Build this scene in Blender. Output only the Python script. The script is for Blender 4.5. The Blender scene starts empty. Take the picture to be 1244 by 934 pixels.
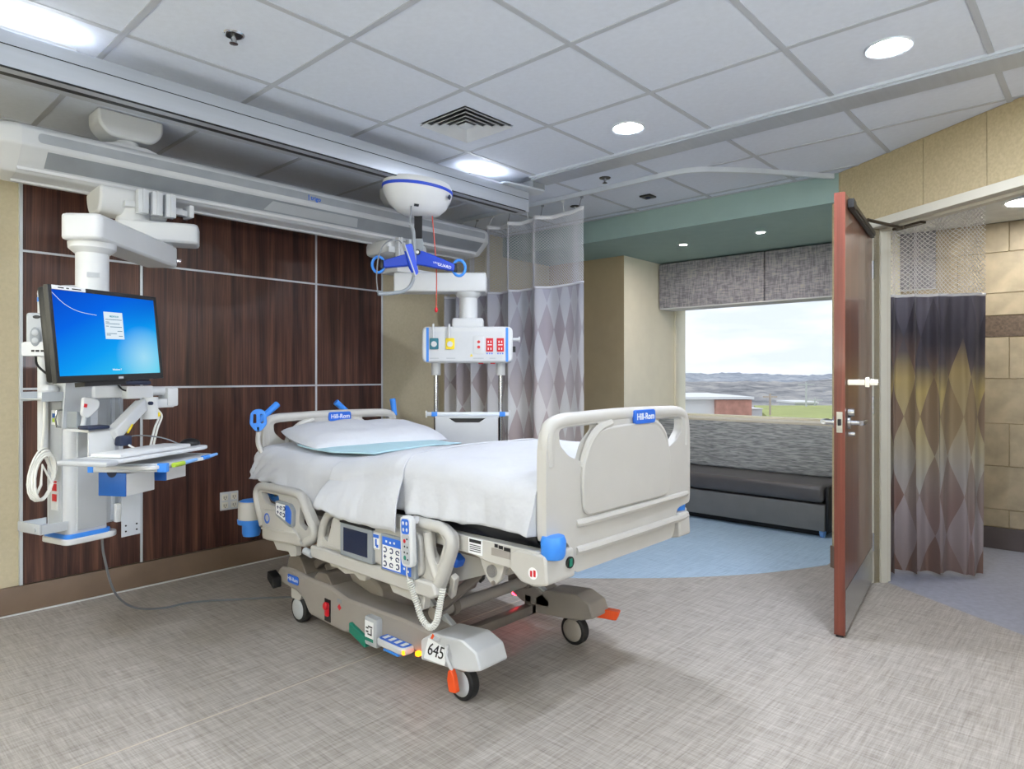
import bpy, bmesh, math, random
from mathutils import Matrix, Vector, noise
random.seed(7)
SC = bpy.context.scene
COL = SC.collection
PI = math.pi
# ---------------------------------------------------------------- camera
cam_d = bpy.data.cameras.new('camera')
cam = bpy.data.objects.new('camera', cam_d); COL.objects.link(cam)
cam.location = (0, 0, 1.26)
cam.rotation_euler = (PI/2, 0, -math.radians(47.6))
cam_d.sensor_width = 36; cam_d.sensor_fit = 'HORIZONTAL'
cam_d.lens = 804/1244*36
cam_d.shift_y = -11/1244
cam_d.clip_start = 0.05; cam_d.clip_end = 3000
SC.camera = cam
# ---------------------------------------------------------------- exposure
SC.view_settings.view_transform = 'Standard'
SC.view_settings.look = 'None'
SC.view_settings.gamma = 1
SC.view_settings.exposure = 0.20
SC.view_settings.use_curve_mapping = False
SC.cycles.use_denoising = True
SC.cycles.max_bounces = 10
SC.cycles.diffuse_bounces = 6
SC.cycles.sample_clamp_indirect = 8
LAMP = 470.0        # radiance of the downlight lenses
UPL = 40.0         # radiance of the small uplights on the lift beam
SKY = 1.5
# unseen fill lamps added behind the camera, no real fixtures, to brighten ceiling and room
def add_fill(name, loc, rot, sx, sy, watts):
    d = bpy.data.lights.new(name, 'AREA'); d.shape = 'RECTANGLE'; d.size = sx; d.size_y = sy; d.energy = watts; d.color = (.80, .89, 1)
    o = bpy.data.objects.new(name, d); o.location = loc; o.rotation_euler = rot; COL.objects.link(o)
add_fill('fill_light', (-1.15, 1.2, 1.45), (math.pi, math.radians(-52), 0), .25, 5.0, 120)
add_fill('fill_light', (.6, -1.6, 1.45), (math.pi-math.radians(46), 0, 0), 3.2, .25, 58)
# ---------------------------------------------------------------- node helpers
def lin(c):
    return tuple((x/12.92 if x <= .04045 else ((x+.055)/1.055)**2.4) for x in [v/255 for v in c]) + (1,)
def newmat(name):
    m = bpy.data.materials.new(name); m.use_nodes = True
    nt = m.node_tree; nt.nodes.clear()
    out = nt.nodes.new('ShaderNodeOutputMaterial')
    return m, nt, out
def node(nt, kind, **kw):
    n = nt.nodes.new(kind)
    for k, v in kw.items():
        if k in ('op',): n.operation = v
        elif hasattr(n, k) and k not in n.inputs.keys(): setattr(n, k, v)
        else: n.inputs[k].default_value = v
    return n
def ramp(nt, fac, stops, interp='LINEAR'):
    r = nt.nodes.new('ShaderNodeValToRGB'); r.color_ramp.interpolation = interp
    e = r.color_ramp.elements
    while len(e) > 1: e.remove(e[-1])
    e[0].position = stops[0][0]; e[0].color = stops[0][1]
    for p, c in stops[1:]:
        x = e.new(p); x.color = c
    nt.links.new(fac, r.inputs[0]); return r.outputs[0]
def math_(nt, op, a, b=None, c=None):
    n = nt.nodes.new('ShaderNodeMath'); n.operation = op
    for i, v in enumerate((a, b, c)):
        if v is None: continue
        if isinstance(v, (int, float)): n.inputs[i].default_value = v
        else: nt.links.new(v, n.inputs[i])
    return n.outputs[0]
def mixc(nt, fac, a, b, mode='MIX'):
    n = nt.nodes.new('ShaderNodeMix'); n.data_type = 'RGBA'; n.blend_type = mode
    for s, v in ((n.inputs[0], fac), (n.inputs[6], a), (n.inputs[7], b)):
        if isinstance(v, (int, float)): s.default_value = v
        elif isinstance(v, tuple): s.default_value = v
        else: nt.links.new(v, s)
    return n.outputs[2]
def mat(name, rgb, rough=.5, metal=0, var=.04, scale=8, bump=0, bscale=200, coat=0, spec=.5, stretch=None, bdist=.002):
    """plain surface with a slight procedural unevenness of colour and relief"""
    m, nt, out = newmat(name)
    b = node(nt, 'ShaderNodeBsdfPrincipled'); nt.links.new(b.outputs[0], out.inputs[0])
    b.inputs['Roughness'].default_value = rough; b.inputs['Metallic'].default_value = metal
    b.inputs['Coat Weight'].default_value = coat; b.inputs['Specular IOR Level'].default_value = spec
    tc = node(nt, 'ShaderNodeTexCoord'); v = tc.outputs['Object']
    if stretch:
        mp = node(nt, 'ShaderNodeMapping'); mp.inputs['Scale'].default_value = stretch
        nt.links.new(v, mp.inputs[0]); v = mp.outputs[0]
    n = node(nt, 'ShaderNodeTexNoise'); n.inputs['Scale'].default_value = scale; n.inputs['Detail'].default_value = 4
    nt.links.new(v, n.inputs['Vector'])
    c = lin(rgb)
    lo = tuple(x*(1-var*2) for x in c[:3])+(1,); hi = tuple(min(1, x*(1+var*2)) for x in c[:3])+(1,)
    nt.links.new(ramp(nt, n.outputs['Fac'], [(.3, lo), (.7, hi)]), b.inputs['Base Color'])
    if bump:
        n2 = node(nt, 'ShaderNodeTexNoise'); n2.inputs['Scale'].default_value = bscale; n2.inputs['Detail'].default_value = 3
        nt.links.new(v, n2.inputs['Vector'])
        bp = node(nt, 'ShaderNodeBump'); bp.inputs['Strength'].default_value = bump; bp.inputs['Distance'].default_value = bdist
        nt.links.new(n2.outputs['Fac'], bp.inputs['Height']); nt.links.new(bp.outputs[0], b.inputs['Normal'])
    return m
def emis(name, rgb, s):
    m, nt, out = newmat(name)
    e = node(nt, 'ShaderNodeEmission'); e.inputs[0].default_value = lin(rgb); e.inputs[1].default_value = s
    nt.links.new(e.outputs[0], out.inputs[0]); return m
# ---------------------------------------------------------------- world : bright overcast sky
w = bpy.data.worlds.new('world'); SC.world = w; w.use_nodes = True
nt = w.node_tree; nt.nodes.clear()
wo = node(nt, 'ShaderNodeOutputWorld'); bg = node(nt, 'ShaderNodeBackground')
tc = node(nt, 'ShaderNodeTexCoord'); mp = node(nt, 'ShaderNodeMapping'); mp.inputs['Scale'].default_value = (3, 3, 14)
nt.links.new(tc.outputs['Generated'], mp.inputs[0])
nz = node(nt, 'ShaderNodeTexNoise'); nz.inputs['Scale'].default_value = 1.6; nz.inputs['Detail'].default_value = 6
nt.links.new(mp.outputs[0], nz.inputs['Vector'])
nt.links.new(ramp(nt, nz.outputs['Fac'], [(.34, lin((193, 202, 215))), (.66, lin((226, 230, 234)))]), bg.inputs[0])
bg.inputs[1].default_value = SKY
nt.links.new(bg.outputs[0], wo.inputs[0])
# ---------------------------------------------------------------- mesh helpers
WM = {}
class MB:
    """collects shapes, in world coordinates (through the matrix M), for ONE mesh object"""
    def __init__(s, M=None):
        s.bm = bmesh.new(); s.M = M; s.uvs = None
    def _add(s, tmp, R=None):
        if R is not None: tmp.transform(R)
        me = bpy.data.meshes.new('t'); tmp.to_mesh(me); tmp.free()
        s.bm.from_mesh(me); bpy.data.meshes.remove(me); return s
    def box(s, c, size, R=None, r=0, seg=2):
        t = bmesh.new(); bmesh.ops.create_cube(t, size=1)
        for v in t.verts: v.co = Vector((v.co.x*size[0], v.co.y*size[1], v.co.z*size[2]))
        if r: bmesh.ops.bevel(t, geom=t.edges[:], offset=r, segments=seg, profile=.5, affect='EDGES')
        M = Matrix.Translation(c) @ (R.to_4x4() if R is not None else Matrix.Identity(4))
        return s._add(t, M)
    def bx(s, x0, x1, y0, y1, z0, z1, r=0, seg=2):
        return s.box(((x0+x1)/2, (y0+y1)/2, (z0+z1)/2), (abs(x1-x0), abs(y1-y0), abs(z1-z0)), None, r, seg)
    def prism(s, pts, axis, a, b, holes=()):
        t = bmesh.new()
        def P(p, k):
            return {'x': (k, p[0], p[1]), 'y': (p[0], k, p[1]), 'z': (p[0], p[1], k)}[axis]
        es = []
        for lp in [pts]+list(holes):
            vs = [t.verts.new(P(p, a)) for p in lp]
            for i in range(len(vs)): es.append(t.edges.new((vs[i], vs[(i+1) % len(vs)])))
        if holes: bmesh.ops.triangle_fill(t, use_beauty=True, use_dissolve=False, edges=es)
        else: t.faces.new(t.verts[:])
        g = bmesh.ops.extrude_face_region(t, geom=t.faces[:])
        d = {'x': (b-a, 0, 0), 'y': (0, b-a, 0), 'z': (0, 0, b-a)}[axis]
        for v in [x for x in g['geom'] if isinstance(x, bmesh.types.BMVert)]: v.co += Vector(d)
        bmesh.ops.recalc_face_normals(t, faces=t.faces[:])
        return s._add(t)
    def tube(s, pts, r, n=8, closed=False, flat=1.0):
        t = bmesh.new(); pts = [Vector(p) for p in pts]; N = len(pts)
        rs = r if isinstance(r, (list, tuple)) else [r]*N
        tang = []
        for i in range(N):
            a = pts[(i-1) % N] if (closed or i > 0) else pts[i]; b = pts[(i+1) % N] if (closed or i < N-1) else pts[i]
            d = (b-a); tang.append(d.normalized() if d.length > 1e-9 else Vector((0, 0, 1)))
        u = tang[0].orthogonal().normalized(); rings = []
        for i in range(N):
            u = (u - tang[i]*u.dot(tang[i]));
            u = u.normalized() if u.length > 1e-6 else tang[i].orthogonal().normalized()
            w_ = tang[i].cross(u)
            rings.append([t.verts.new(pts[i]+(u*math.cos(2*PI*k/n)+w_*math.sin(2*PI*k/n)*flat)*rs[i]) for k in range(n)])
        for i in range(N if closed else N-1):
            A, B = rings[i], rings[(i+1) % N]
            for k in range(n): t.faces.new((A[k], A[(k+1) % n], B[(k+1) % n], B[k]))
        if not closed:
            t.faces.new(rings[0][::-1]); t.faces.new(rings[-1])
        bmesh.ops.recalc_face_normals(t, faces=t.faces[:])
        return s._add(t)
    def cyl(s, p0, p1, r, r1=None, n=24):
        return s.tube([p0, p1], [r, r if r1 is None else r1], n)
    def lathe(s, prof, c=(0, 0, 0), R=None, n=28):
        t = bmesh.new(); rings = []
        for (r, z) in prof:
            rings.append([t.verts.new((r*math.cos(2*PI*k/n), r*math.sin(2*PI*k/n), z)) for k in range(n)] if r > 1e-6 else [t.verts.new((0, 0, z))])
        for A, B in zip(rings, rings[1:]):
            for k in range(n):
                a = A[k % len(A)]; a2 = A[(k+1) % len(A)]; b = B[k % len(B)]; b2 = B[(k+1) % len(B)]
                f = []
                for v in (a, a2, b2, b):
                    if v not in f: f.append(v)
                if len(f) > 2: t.faces.new(f)
        for g in (rings[0], rings[-1]):
            if len(g) > 2: t.faces.new(g)
        bmesh.ops.recalc_face_normals(t, faces=t.faces[:])
        return s._add(t, Matrix.Translation(c) @ (R.to_4x4() if R is not None else Matrix.Identity(4)))
    def ball(s, c, rad, n=20):
        t = bmesh.new(); bmesh.ops.create_uvsphere(t, u_segments=n, v_segments=n//2+2, radius=1)
        for v in t.verts: v.co = Vector((v.co.x*rad[0], v.co.y*rad[1], v.co.z*rad[2]))
        return s._add(t, Matrix.Translation(c))
    def grid(s, rows, uv=None):
        t = bmesh.new(); vs = [[t.verts.new(p) for p in r] for r in rows]
        L = t.loops.layers.uv.new('UVMap') if uv else None
        for i in range(len(rows)-1):
            for j in range(len(rows[0])-1):
                f = t.faces.new((vs[i][j], vs[i][j+1], vs[i+1][j+1], vs[i+1][j]))
                if uv:
                    for l, (a, b) in zip(f.loops, ((i, j), (i, j+1), (i+1, j+1), (i+1, j))): l[L].uv = uv[a][b]
        return s._add(t)
def frame(o, n, up=(0, 0, 1), roll=0):
    z = Vector(n).normalized(); x = Vector(up).cross(z).normalized(); y = z.cross(x)
    M = Matrix((x, y, z)).transposed().to_4x4(); M.translation = Vector(o)
    return M @ Matrix.Rotation(roll, 4, 'Z') if roll else M
def yaw(a): return Matrix.Rotation(a, 3, 'Z')
def rpoly(pts, r, seg=4):
    out = []; N = len(pts)
    for i in range(N):
        p = Vector(pts[i]); a = Vector(pts[i-1]); b = Vector(pts[(i+1) % N])
        ri = r[i] if isinstance(r, (list, tuple)) else r
        da = (a-p); db = (b-p); k = min(ri, da.length*.45, db.length*.45)
        if k < 1e-5: out.append(tuple(p)); continue
        s_ = p+da.normalized()*k; e_ = p+db.normalized()*k
        for j in range(seg+1):
            t = j/seg; q = s_*(1-t)**2+p*2*t*(1-t)+e_*t*t; out.append((q.x, q.y))
    return out
def spline(pts, k=6, closed=False):
    P = [Vector(p) for p in pts]; out = []; N = len(P)
    for i in range(N if closed else N-1):
        p0 = P[(i-1) % N] if closed or i > 0 else P[0]*2-P[1]; p1 = P[i]; p2 = P[(i+1) % N]
        p3 = P[(i+2) % N] if closed or i < N-2 else P[-1]*2-P[-2]
        for j in range(k):
            t = j/k
            out.append(.5*((2*p1)+(p2-p0)*t+(2*p0-5*p1+4*p2-p3)*t*t+(3*p1-p0-3*p2+p3)*t**3))
    if not closed: out.append(P[-1])
    return out
def link(o, parent):
    COL.objects.link(o)
    if parent is not None:
        o.parent = parent; o.matrix_parent_inverse = WM[parent.name].inverted()
def obj(name, mb, m, parent=None, bev=0, smooth=True, kind=None, label=None, subd=0, solid=0):
    bm = mb.bm
    if mb.M is not None: bm.transform(mb.M)
    xs = [v.co for v in bm.verts]
    lo = Vector([min(c[i] for c in xs) for i in range(3)]); hi = Vector([max(c[i] for c in xs) for i in range(3)])
    c = (lo+hi)/2
    if parent is None: c.z = lo.z
    bm.transform(Matrix.Translation(-c))
    me = bpy.data.meshes.new(name); bm.to_mesh(me); bm.free()
    o = bpy.data.objects.new(name, me); o.location = c
    me.materials.append(m)
    if smooth:
        me.shade_smooth(); me.set_sharp_from_angle(angle=math.radians(38))
    link(o, parent); WM[o.name] = Matrix.Translation(c)
    if solid:
        md = o.modifiers.new('solid', 'SOLIDIFY'); md.thickness = solid; md.offset = 0
    if bev:
        md = o.modifiers.new('bevel', 'BEVEL'); md.width = bev; md.segments = 2; md.limit_method = 'ANGLE'; md.angle_limit = math.radians(40)
    if subd:
        md = o.modifiers.new('sub', 'SUBSURF'); md.levels = subd; md.render_levels = subd
    if kind: o['kind'] = kind
    if label: o['label'] = label
    return o
def thing(name, loc, label, cat, group=None):
    o = bpy.data.objects.new(name, None); o.location = loc; COL.objects.link(o)
    o.empty_display_size = .05
    WM[o.name] = Matrix.Translation(loc); o['label'] = label; o['category'] = cat
    if group: o['group'] = group
    return o
def tag(o, label, cat, group=None):
    o['label'] = label; o['category'] = cat
    if group: o['group'] = group
    return o
def struct(name, mb, m, parent=None, **k):
    return obj(name, mb, m, parent, kind='structure' if parent is None else None, **k)
def inst(name, src, loc, parent):
    """another piece that shares src's mesh, placed in world coordinates"""
    o = bpy.data.objects.new(name, src.data); o.location = loc
    for md in src.modifiers:
        n = o.modifiers.new(md.name, md.type)
        if md.type == 'BEVEL': n.width = md.width; n.segments = md.segments; n.limit_method = md.limit_method; n.angle_limit = md.angle_limit
    link(o, parent); WM[o.name] = Matrix.Translation(loc); return o
def text(name, s, h, M, m, parent, spacing=1.0, depth=.0006, bold=.0):
    cu = bpy.data.curves.new(name, 'FONT'); cu.body = s; cu.size = h*1.38; cu.align_x = 'CENTER'; cu.align_y = 'CENTER'
    cu.extrude = depth; cu.offset = bold*h; cu.space_character = spacing; cu.resolution_u = 3
    t = bpy.data.objects.new(name, cu); COL.objects.link(t)
    dg = bpy.context.evaluated_depsgraph_get(); me = bpy.data.meshes.new_from_object(t.evaluated_get(dg))
    bpy.data.objects.remove(t); bpy.data.curves.remove(cu)
    mb = MB(M); mb.bm.from_mesh(me); bpy.data.meshes.remove(me)
    return obj(name, mb, m, parent, smooth=False)
def helix(path, rad, r, pitch, n=6, per=9):
    pts = spline(path, 14); L = [0]
    for a, b in zip(pts, pts[1:]): L.append(L[-1]+(b-a).length)
    turns = L[-1]/pitch; out = []; N = int(turns*per); k = 0
    u = None
    for i in range(N+1):
        s_ = L[-1]*i/N
        while k < len(L)-2 and L[k+1] < s_: k += 1
        f = (s_-L[k])/max(1e-9, L[k+1]-L[k]); p = pts[k].lerp(pts[k+1], f); d = (pts[k+1]-pts[k]).normalized()
        if u is None: u = d.orthogonal().normalized()
        u = (u-d*u.dot(d)).normalized(); v = d.cross(u); a = 2*PI*turns*i/N
        out.append(p+(u*math.cos(a)+v*math.sin(a))*rad)
    return out
# ---------------------------------------------------------------- materials
M = {}
M['white'] = mat('white_plastic', (208, 210, 213), .38, var=.012, scale=5)
M['white_metal'] = mat('white_powder_coat', (202, 205, 210), .42, var=.015, scale=6)
M['light_grey'] = mat('light_grey_plastic', (176, 180, 186), .45, var=.02)
M['grey'] = mat('mid_grey_plastic', (140, 146, 152), .5, var=.03)
M['beige'] = mat('warm_white_bed_plastic', (188, 186, 182), .42, var=.014, scale=6)
M['taupe'] = mat('taupe_bed_cover', (152, 146, 141), .5, var=.03, scale=5)
M['taupe_dark'] = mat('taupe_metal', (128, 120, 114), .45, var=.04, metal=.2)
M['blue'] = mat('bed_blue_plastic', (58, 136, 230), .4, var=.02)
M['deep_blue'] = mat('deep_blue_plastic', (20, 66, 196), .42, var=.03)
M['bin_blue'] = mat('bin_blue_plastic', (30, 92, 176), .4, var=.03)
M['navy'] = mat('navy_plastic', (24, 36, 66), .5)
M['sky_blue'] = mat('pale_blue_plastic', (120, 170, 230), .45)
M['black'] = mat('black_plastic', (18, 19, 22), .4, var=.05)
M['rubber'] = mat('black_rubber', (24, 25, 28), .55, var=.05)
M['dark_cloth'] = mat('black_vinyl', (26, 27, 32), .35, var=.1, bump=.3, bscale=14)
M['steel'] = mat('brushed_steel', (190, 192, 196), .25, metal=1, var=.03, scale=3, stretch=(1, 1, 40))
M['chrome'] = mat('polished_chrome', (225, 227, 230), .12, metal=1, var=.01)
M['alu'] = mat('anodised_aluminium', (180, 186, 196), .38, metal=.4, var=.02, scale=2, stretch=(1, 20, 20))
M['alu_light'] = mat('light_aluminium', (208, 214, 222), .35, metal=.35, var=.02)
M['orange'] = mat('orange_plastic', (232, 84, 30), .45)
M['red'] = mat('red_plastic', (206, 26, 40), .4)
M['green'] = mat('green_plastic', (24, 124, 104), .4)
M['lime'] = mat('lime_plastic', (176, 206, 60), .4)
M['yellow'] = mat('yellow_plastic', (240, 212, 30), .45)
M['teal_plastic'] = mat('teal_plastic', (20, 110, 130), .4)
M['sheet'] = mat('white_cotton_sheet', (196, 198, 204), .85, var=.012, scale=3, bump=.55, bscale=9, spec=.2, bdist=.02)
M['pillow'] = mat('white_pillow_case', (200, 202, 209), .85, var=.012, scale=3, bump=.5, bscale=10, spec=.2, bdist=.02)
M['pad'] = mat('pale_blue_pad', (170, 203, 214), .75, var=.02, bump=.2, bscale=300)
M['ink'] = mat('navy_print', (24, 40, 92), .5)
M['ink_black'] = mat('black_print', (22, 22, 26), .5)
M['ink_blue'] = mat('blue_print', (44, 106, 212), .45)
M['paper'] = mat('white_label', (236, 238, 240), .5, var=.01)
M['cable_grey'] = mat('grey_cable', (120, 124, 130), .5)
M['cable_white'] = mat('white_cable', (222, 222, 218), .5)
M['cord_red'] = mat('red_pull_cord', (196, 74, 58), .6)
M['strap'] = mat('black_webbing', (20, 21, 26), .7, bump=.4, bscale=500)
M['amber'] = emis('amber_lamp', (255, 112, 12), 8)
M['red_lamp'] = emis('red_indicator_lamp', (255, 30, 50), 22)
M['lens'] = emis('downlight_lens', (236, 243, 255), LAMP)
M['lens_hidden'] = emis('downlight_lens_dimmed', (236, 243, 255), LAMP*.2)
M['bath_lens'] = emis('bathroom_light_lens', (255, 250, 240), 85)
M['uplens'] = emis('uplight_lens', (240, 246, 255), UPL)
# ================================================================ structure
ZC = 2.572                                        # ceiling height
YW = 4.32                                         # panelled wall behind the bed
def wood_mat(name, a, b_, c, rough=.38, coat=.15):
    m, nt, out = newmat(name)
    b = node(nt, 'ShaderNodeBsdfPrincipled'); nt.links.new(b.outputs[0], out.inputs[0])
    b.inputs['Roughness'].default_value = rough; b.inputs['Coat Weight'].default_value = coat
    tc = node(nt, 'ShaderNodeTexCoord')
    oi = node(nt, 'ShaderNodeObjectInfo')
    add = node(nt, 'ShaderNodeVectorMath'); add.operation = 'ADD'
    nt.links.new(tc.outputs['Object'], add.inputs[0])
    sc = node(nt, 'ShaderNodeVectorMath'); sc.operation = 'SCALE'; sc.inputs['Scale'].default_value = .37
    nt.links.new(oi.outputs['Location'], sc.inputs[0]); nt.links.new(sc.outputs[0], add.inputs[1])
    mp = node(nt, 'ShaderNodeMapping'); mp.inputs['Scale'].default_value = (22, 22, .9)
    nt.links.new(add.outputs[0], mp.inputs[0])
    n = node(nt, 'ShaderNodeTexNoise'); n.inputs['Scale'].default_value = 1; n.inputs['Detail'].default_value = 8; n.inputs['Roughness'].default_value = .62; n.inputs['Distortion'].default_value = .6
    nt.links.new(mp.outputs[0], n.inputs['Vector'])
    mp2 = node(nt, 'ShaderNodeMapping'); mp2.inputs['Scale'].default_value = (160, 160, 2.5)
    nt.links.new(add.outputs[0], mp2.inputs[0])
    n2 = node(nt, 'ShaderNodeTexNoise'); n2.inputs['Scale'].default_value = 1; n2.inputs['Detail'].default_value = 4
    nt.links.new(mp2.outputs[0], n2.inputs['Vector'])
    f = math_(nt, 'MULTIPLY_ADD', n2.outputs['Fac'], .3, math_(nt, 'MULTIPLY', n.outputs['Fac'], .75))
    nt.links.new(ramp(nt, f, [(.38, lin(a)), (.52, lin(b_)), (.68, lin(c))]), b.inputs['Base Color'])
    return m
M['wood'] = wood_mat('dark_walnut_laminate', (40, 24, 21), (74, 45, 38), (110, 74, 58))
M['door_wood'] = wood_mat('reddish_brown_door_veneer', (88, 50, 38), (106, 64, 48), (122, 76, 58), rough=.33, coat=.35)
M['door_edge'] = wood_mat('red_brown_door_edge', (96, 46, 34), (116, 56, 42), (132, 68, 52), rough=.4)
M['tan_wall'] = mat('tan_textured_wallcovering', (198, 187, 160), .75, var=.022, scale=60, bump=.35, bscale=90, spec=.25)
M['tan_panel'] = mat('tan_wall_panel', (180, 165, 132), .7, var=.05, scale=70, bump=.3, bscale=110, spec=.25)
M['cream'] = mat('cream_paint', (234, 231, 214), .7, var=.012, spec=.3)
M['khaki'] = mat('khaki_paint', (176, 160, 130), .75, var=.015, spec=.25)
M['teal'] = mat('grey_green_paint', (148, 171, 167), .75, var=.015, spec=.25)
M['base_brown'] = mat('brown_vinyl_base', (116, 96, 80), .5, var=.03)
M['frame_paint'] = mat('warm_white_door_frame_paint', (206, 202, 188), .45, var=.01)
M['tile_ceiling'] = mat('mineral_ceiling_tile', (212, 218, 230), .9, var=.012, scale=40, bump=.25, bscale=260, spec=.15)
M['grid_bar'] = mat('ceiling_grid_bar', (178, 182, 190), .5, var=.01)
M['bath_ceiling'] = mat('white_ceiling_paint', (214, 216, 216), .85, spec=.2)
M['back_wall'] = mat('pale_wall_paint', (206, 200, 184), .8, var=.01, spec=.2)
M['outlet'] = mat('ivory_outlet', (226, 222, 210), .4)
# --- floor : linen-look vinyl
def linen_floor(name, base, dark, light):
    m, nt, out = newmat(name)
    b = node(nt, 'ShaderNodeBsdfPrincipled'); nt.links.new(b.outputs[0], out.inputs[0])
    b.inputs['Roughness'].default_value = .42; b.inputs['Specular IOR Level'].default_value = .4
    ge = node(nt, 'ShaderNodeNewGeometry')
    fs = []
    for s_ in ((10, 210, 1), (230, 11, 1), (3.5, 70, 1), (80, 4, 1)):
        mp = node(nt, 'ShaderNodeMapping'); mp.inputs['Scale'].default_value = s_
        nt.links.new(ge.outputs['Position'], mp.inputs[0])
        n = node(nt, 'ShaderNodeTexNoise'); n.inputs['Scale'].default_value = 1; n.inputs['Detail'].default_value = 3; n.inputs['Distortion'].default_value = .35
        nt.links.new(mp.outputs[0], n.inputs['Vector']); fs.append(n.outputs['Fac'])
    f = math_(nt, 'ADD', math_(nt, 'ADD', fs[0], fs[1]), math_(nt, 'ADD', fs[2], fs[3]))
    f = math_(nt, 'MULTIPLY', f, .25)
    nt.links.new(ramp(nt, f, [(.37, lin(dark)), (.5, lin(base)), (.63, lin(light))]), b.inputs['Base Color'])
    bp = node(nt, 'ShaderNodeBump'); bp.inputs['Strength'].default_value = .12; bp.inputs['Distance'].default_value = .002
    nt.links.new(f, bp.inputs['Height']); nt.links.new(bp.outputs[0], b.inputs['Normal'])
    return m
M['floor'] = linen_floor('linen_vinyl_floor', (164, 158, 152), (132, 125, 118), (188, 183, 178))
M['floor_blue'] = linen_floor('blue_vinyl_inlay', (166, 192, 216), (140, 168, 194), (186, 208, 228))
M['floor_bath'] = mat('grey_bathroom_vinyl', (150, 154, 170), .45, var=.05, scale=30)
M['weld'] = mat('vinyl_weld_rod', (196, 186, 172), .4)

A0 = Vector((4.634, 1.38)); DW = Vector((-.5606, -.828)).normalized(); NW = Vector((-.828, .5606)).normalized()
def wp(t, d=0, z=None):
    p = A0+DW*t+NW*d
    return (p.x, p.y) if z is None else (p.x, p.y, z)
T0, T1 = .345, 1.405                     # door opening along the slanted wall
XL, YB = -1.3, -1.75                     # unseen walls behind the camera
tE = (A0.y-YB)/.828; PE = wp(tE)
# floor
fl = struct('floor', MB().prism([(XL, YB), (PE[0], YB), wp(T1+.0), wp(T1, -.1), wp(T0, -.1), wp(T0), wp(0), (6.3, 1.38), (6.3, YW), (XL, YW)], 'z', -.06, 0), M['floor'])
edge = [(2.93, 4.31), (2.92, 3.5), (3.03, 2.95), (3.28, 2.52), (3.57, 2.19), (3.83, 1.94), (4.14, 1.70), (4.36, 1.57), (4.66, 1.42)]
sp = [(p.x, p.y) for p in spline([Vector((a, b, 0)) for a, b in edge], 6)]
obj('blue_inlay', MB().prism(sp+[(6.0, 1.40), (6.0, 4.31)], 'z', -.001, .0012), M['floor_blue'], fl)
obj('weld_seam', MB().bx(XL+.1, 2.96, 2.466, 2.472, -.001, .0012), M['weld'], fl)
# --- wall behind the bed
wb = struct('wall_back', MB().bx(XL-.1, 6.5, YW, YW+.12, -.06, 2.75), M['tan_wall'])
pxs = [.838, 1.425, 2.593, 3.178]; pzs = [.145, 1.188, 1.924, 2.56]
for i in range(3):
    for j in range(3):
        obj('wood_panel', MB().bx(pxs[i]+.003, pxs[i+1]-.003, YW-.022, YW+.001, pzs[j]+.003, pzs[j+1]-.003), M['wood'], wb, bev=.001)
k = 1
for x in pxs:
    struct('trim_%d' % k, MB().bx(x-.007, x+.007, YW-.027, YW+.001, .145, 2.56), M['alu_light'], bev=.001); k += 1
for z in pzs[1:3]:
    struct('trim_%d' % k, MB().bx(pxs[0]+.007, pxs[-1]-.007, YW-.026, YW+.001, z-.006, z+.006), M['alu_light'], bev=.001); k += 1
prof = [(YW-.001, 0), (YW-.045, 0), (YW-.045, .004), (YW-.034, .012), (YW-.032, .13), (YW-.026, .142), (YW-.001, .142)]
struct('baseboard_back', MB().prism(prof, 'x', XL, 5.3), M['base_brown'])
obj('caulk_line', MB().bx(.0, 3.1, YW-.053, YW-.04, 0, .006), M['white'], bpy.data.objects['baseboard_back'])
# --- unseen walls that close the room
struct('wall_left', MB().bx(XL-.12, XL, YB-.12, YW, -.06, 2.75), M['tan_wall'])
struct('wall_front', MB().bx(XL-.1, PE[0]+.1, YB-.12, YB, -.06, 2.75), M['back_wall'])
# --- alcove
XS, ZS = 4.6, 2.387                      # soffit front, soffit underside
struct('trim_7', MB().bx(XS, 6.5, 1.0, YW, ZS, 2.75), M['teal'])          # dropped soffit
struct('wall_column', MB().bx(5.3, 6.5, 3.415, YW, -.06, ZS), M['cream'])
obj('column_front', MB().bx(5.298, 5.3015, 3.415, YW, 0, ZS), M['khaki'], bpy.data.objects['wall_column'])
WX = 6.3                                  # glass plane
wz0, wz1, wy0, wy1 = .86, 1.95, 1.0, 3.40
ww = struct('wall_window', MB().bx(WX-.06, WX+.2, .9, 3.415, -.06, .84).bx(WX-.06, WX+.2, .9, 3.415, 1.985, ZS).bx(WX-.06, WX+.2, .8, 1.0, -.06, ZS), M['cream'])
struct('wall_alcove', MB().bx(A0.x, 6.5, A0.y-.12, A0.y, -.06, ZS), M['cream'])
wf = MB()
for (a, b, c, d) in ((wy0, wy1+.015, .84, .868), (wy0, wy1+.015, 1.945, 1.985), (wy1-.01, wy1+.015, .84, 1.98), (wy0, wy0+.03, .84, 1.98)):
    wf.bx(WX-.05, WX+.06, a, b, c, d)
win = struct('window_1', wf, M['cream'], bev=.003)
m, nt, out = newmat('window_glass')
tr = node(nt, 'ShaderNodeBsdfTransparent'); gl = node(nt, 'ShaderNodeBsdfGlossy'); gl.inputs['Roughness'].default_value = .02
mx = node(nt, 'ShaderNodeMixShader'); fr = node(nt, 'ShaderNodeFresnel'); fr.inputs[0].default_value = 1.35
nt.links.new(fr.outputs[0], mx.inputs[0]); nt.links.new(tr.outputs[0], mx.inputs[1]); nt.links.new(gl.outputs[0], mx.inputs[2]); nt.links.new(mx.outputs[0], out.inputs[0])
M['glass'] = m
obj('pane', MB().bx(WX, WX+.006, wy0+.02, wy1, .86, 1.955), M['glass'], win)
obj('sill', MB().bx(5.96, WX+.0, 1.0, 3.413, .826, .85, .004), M['frame_paint'], win)
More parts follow.
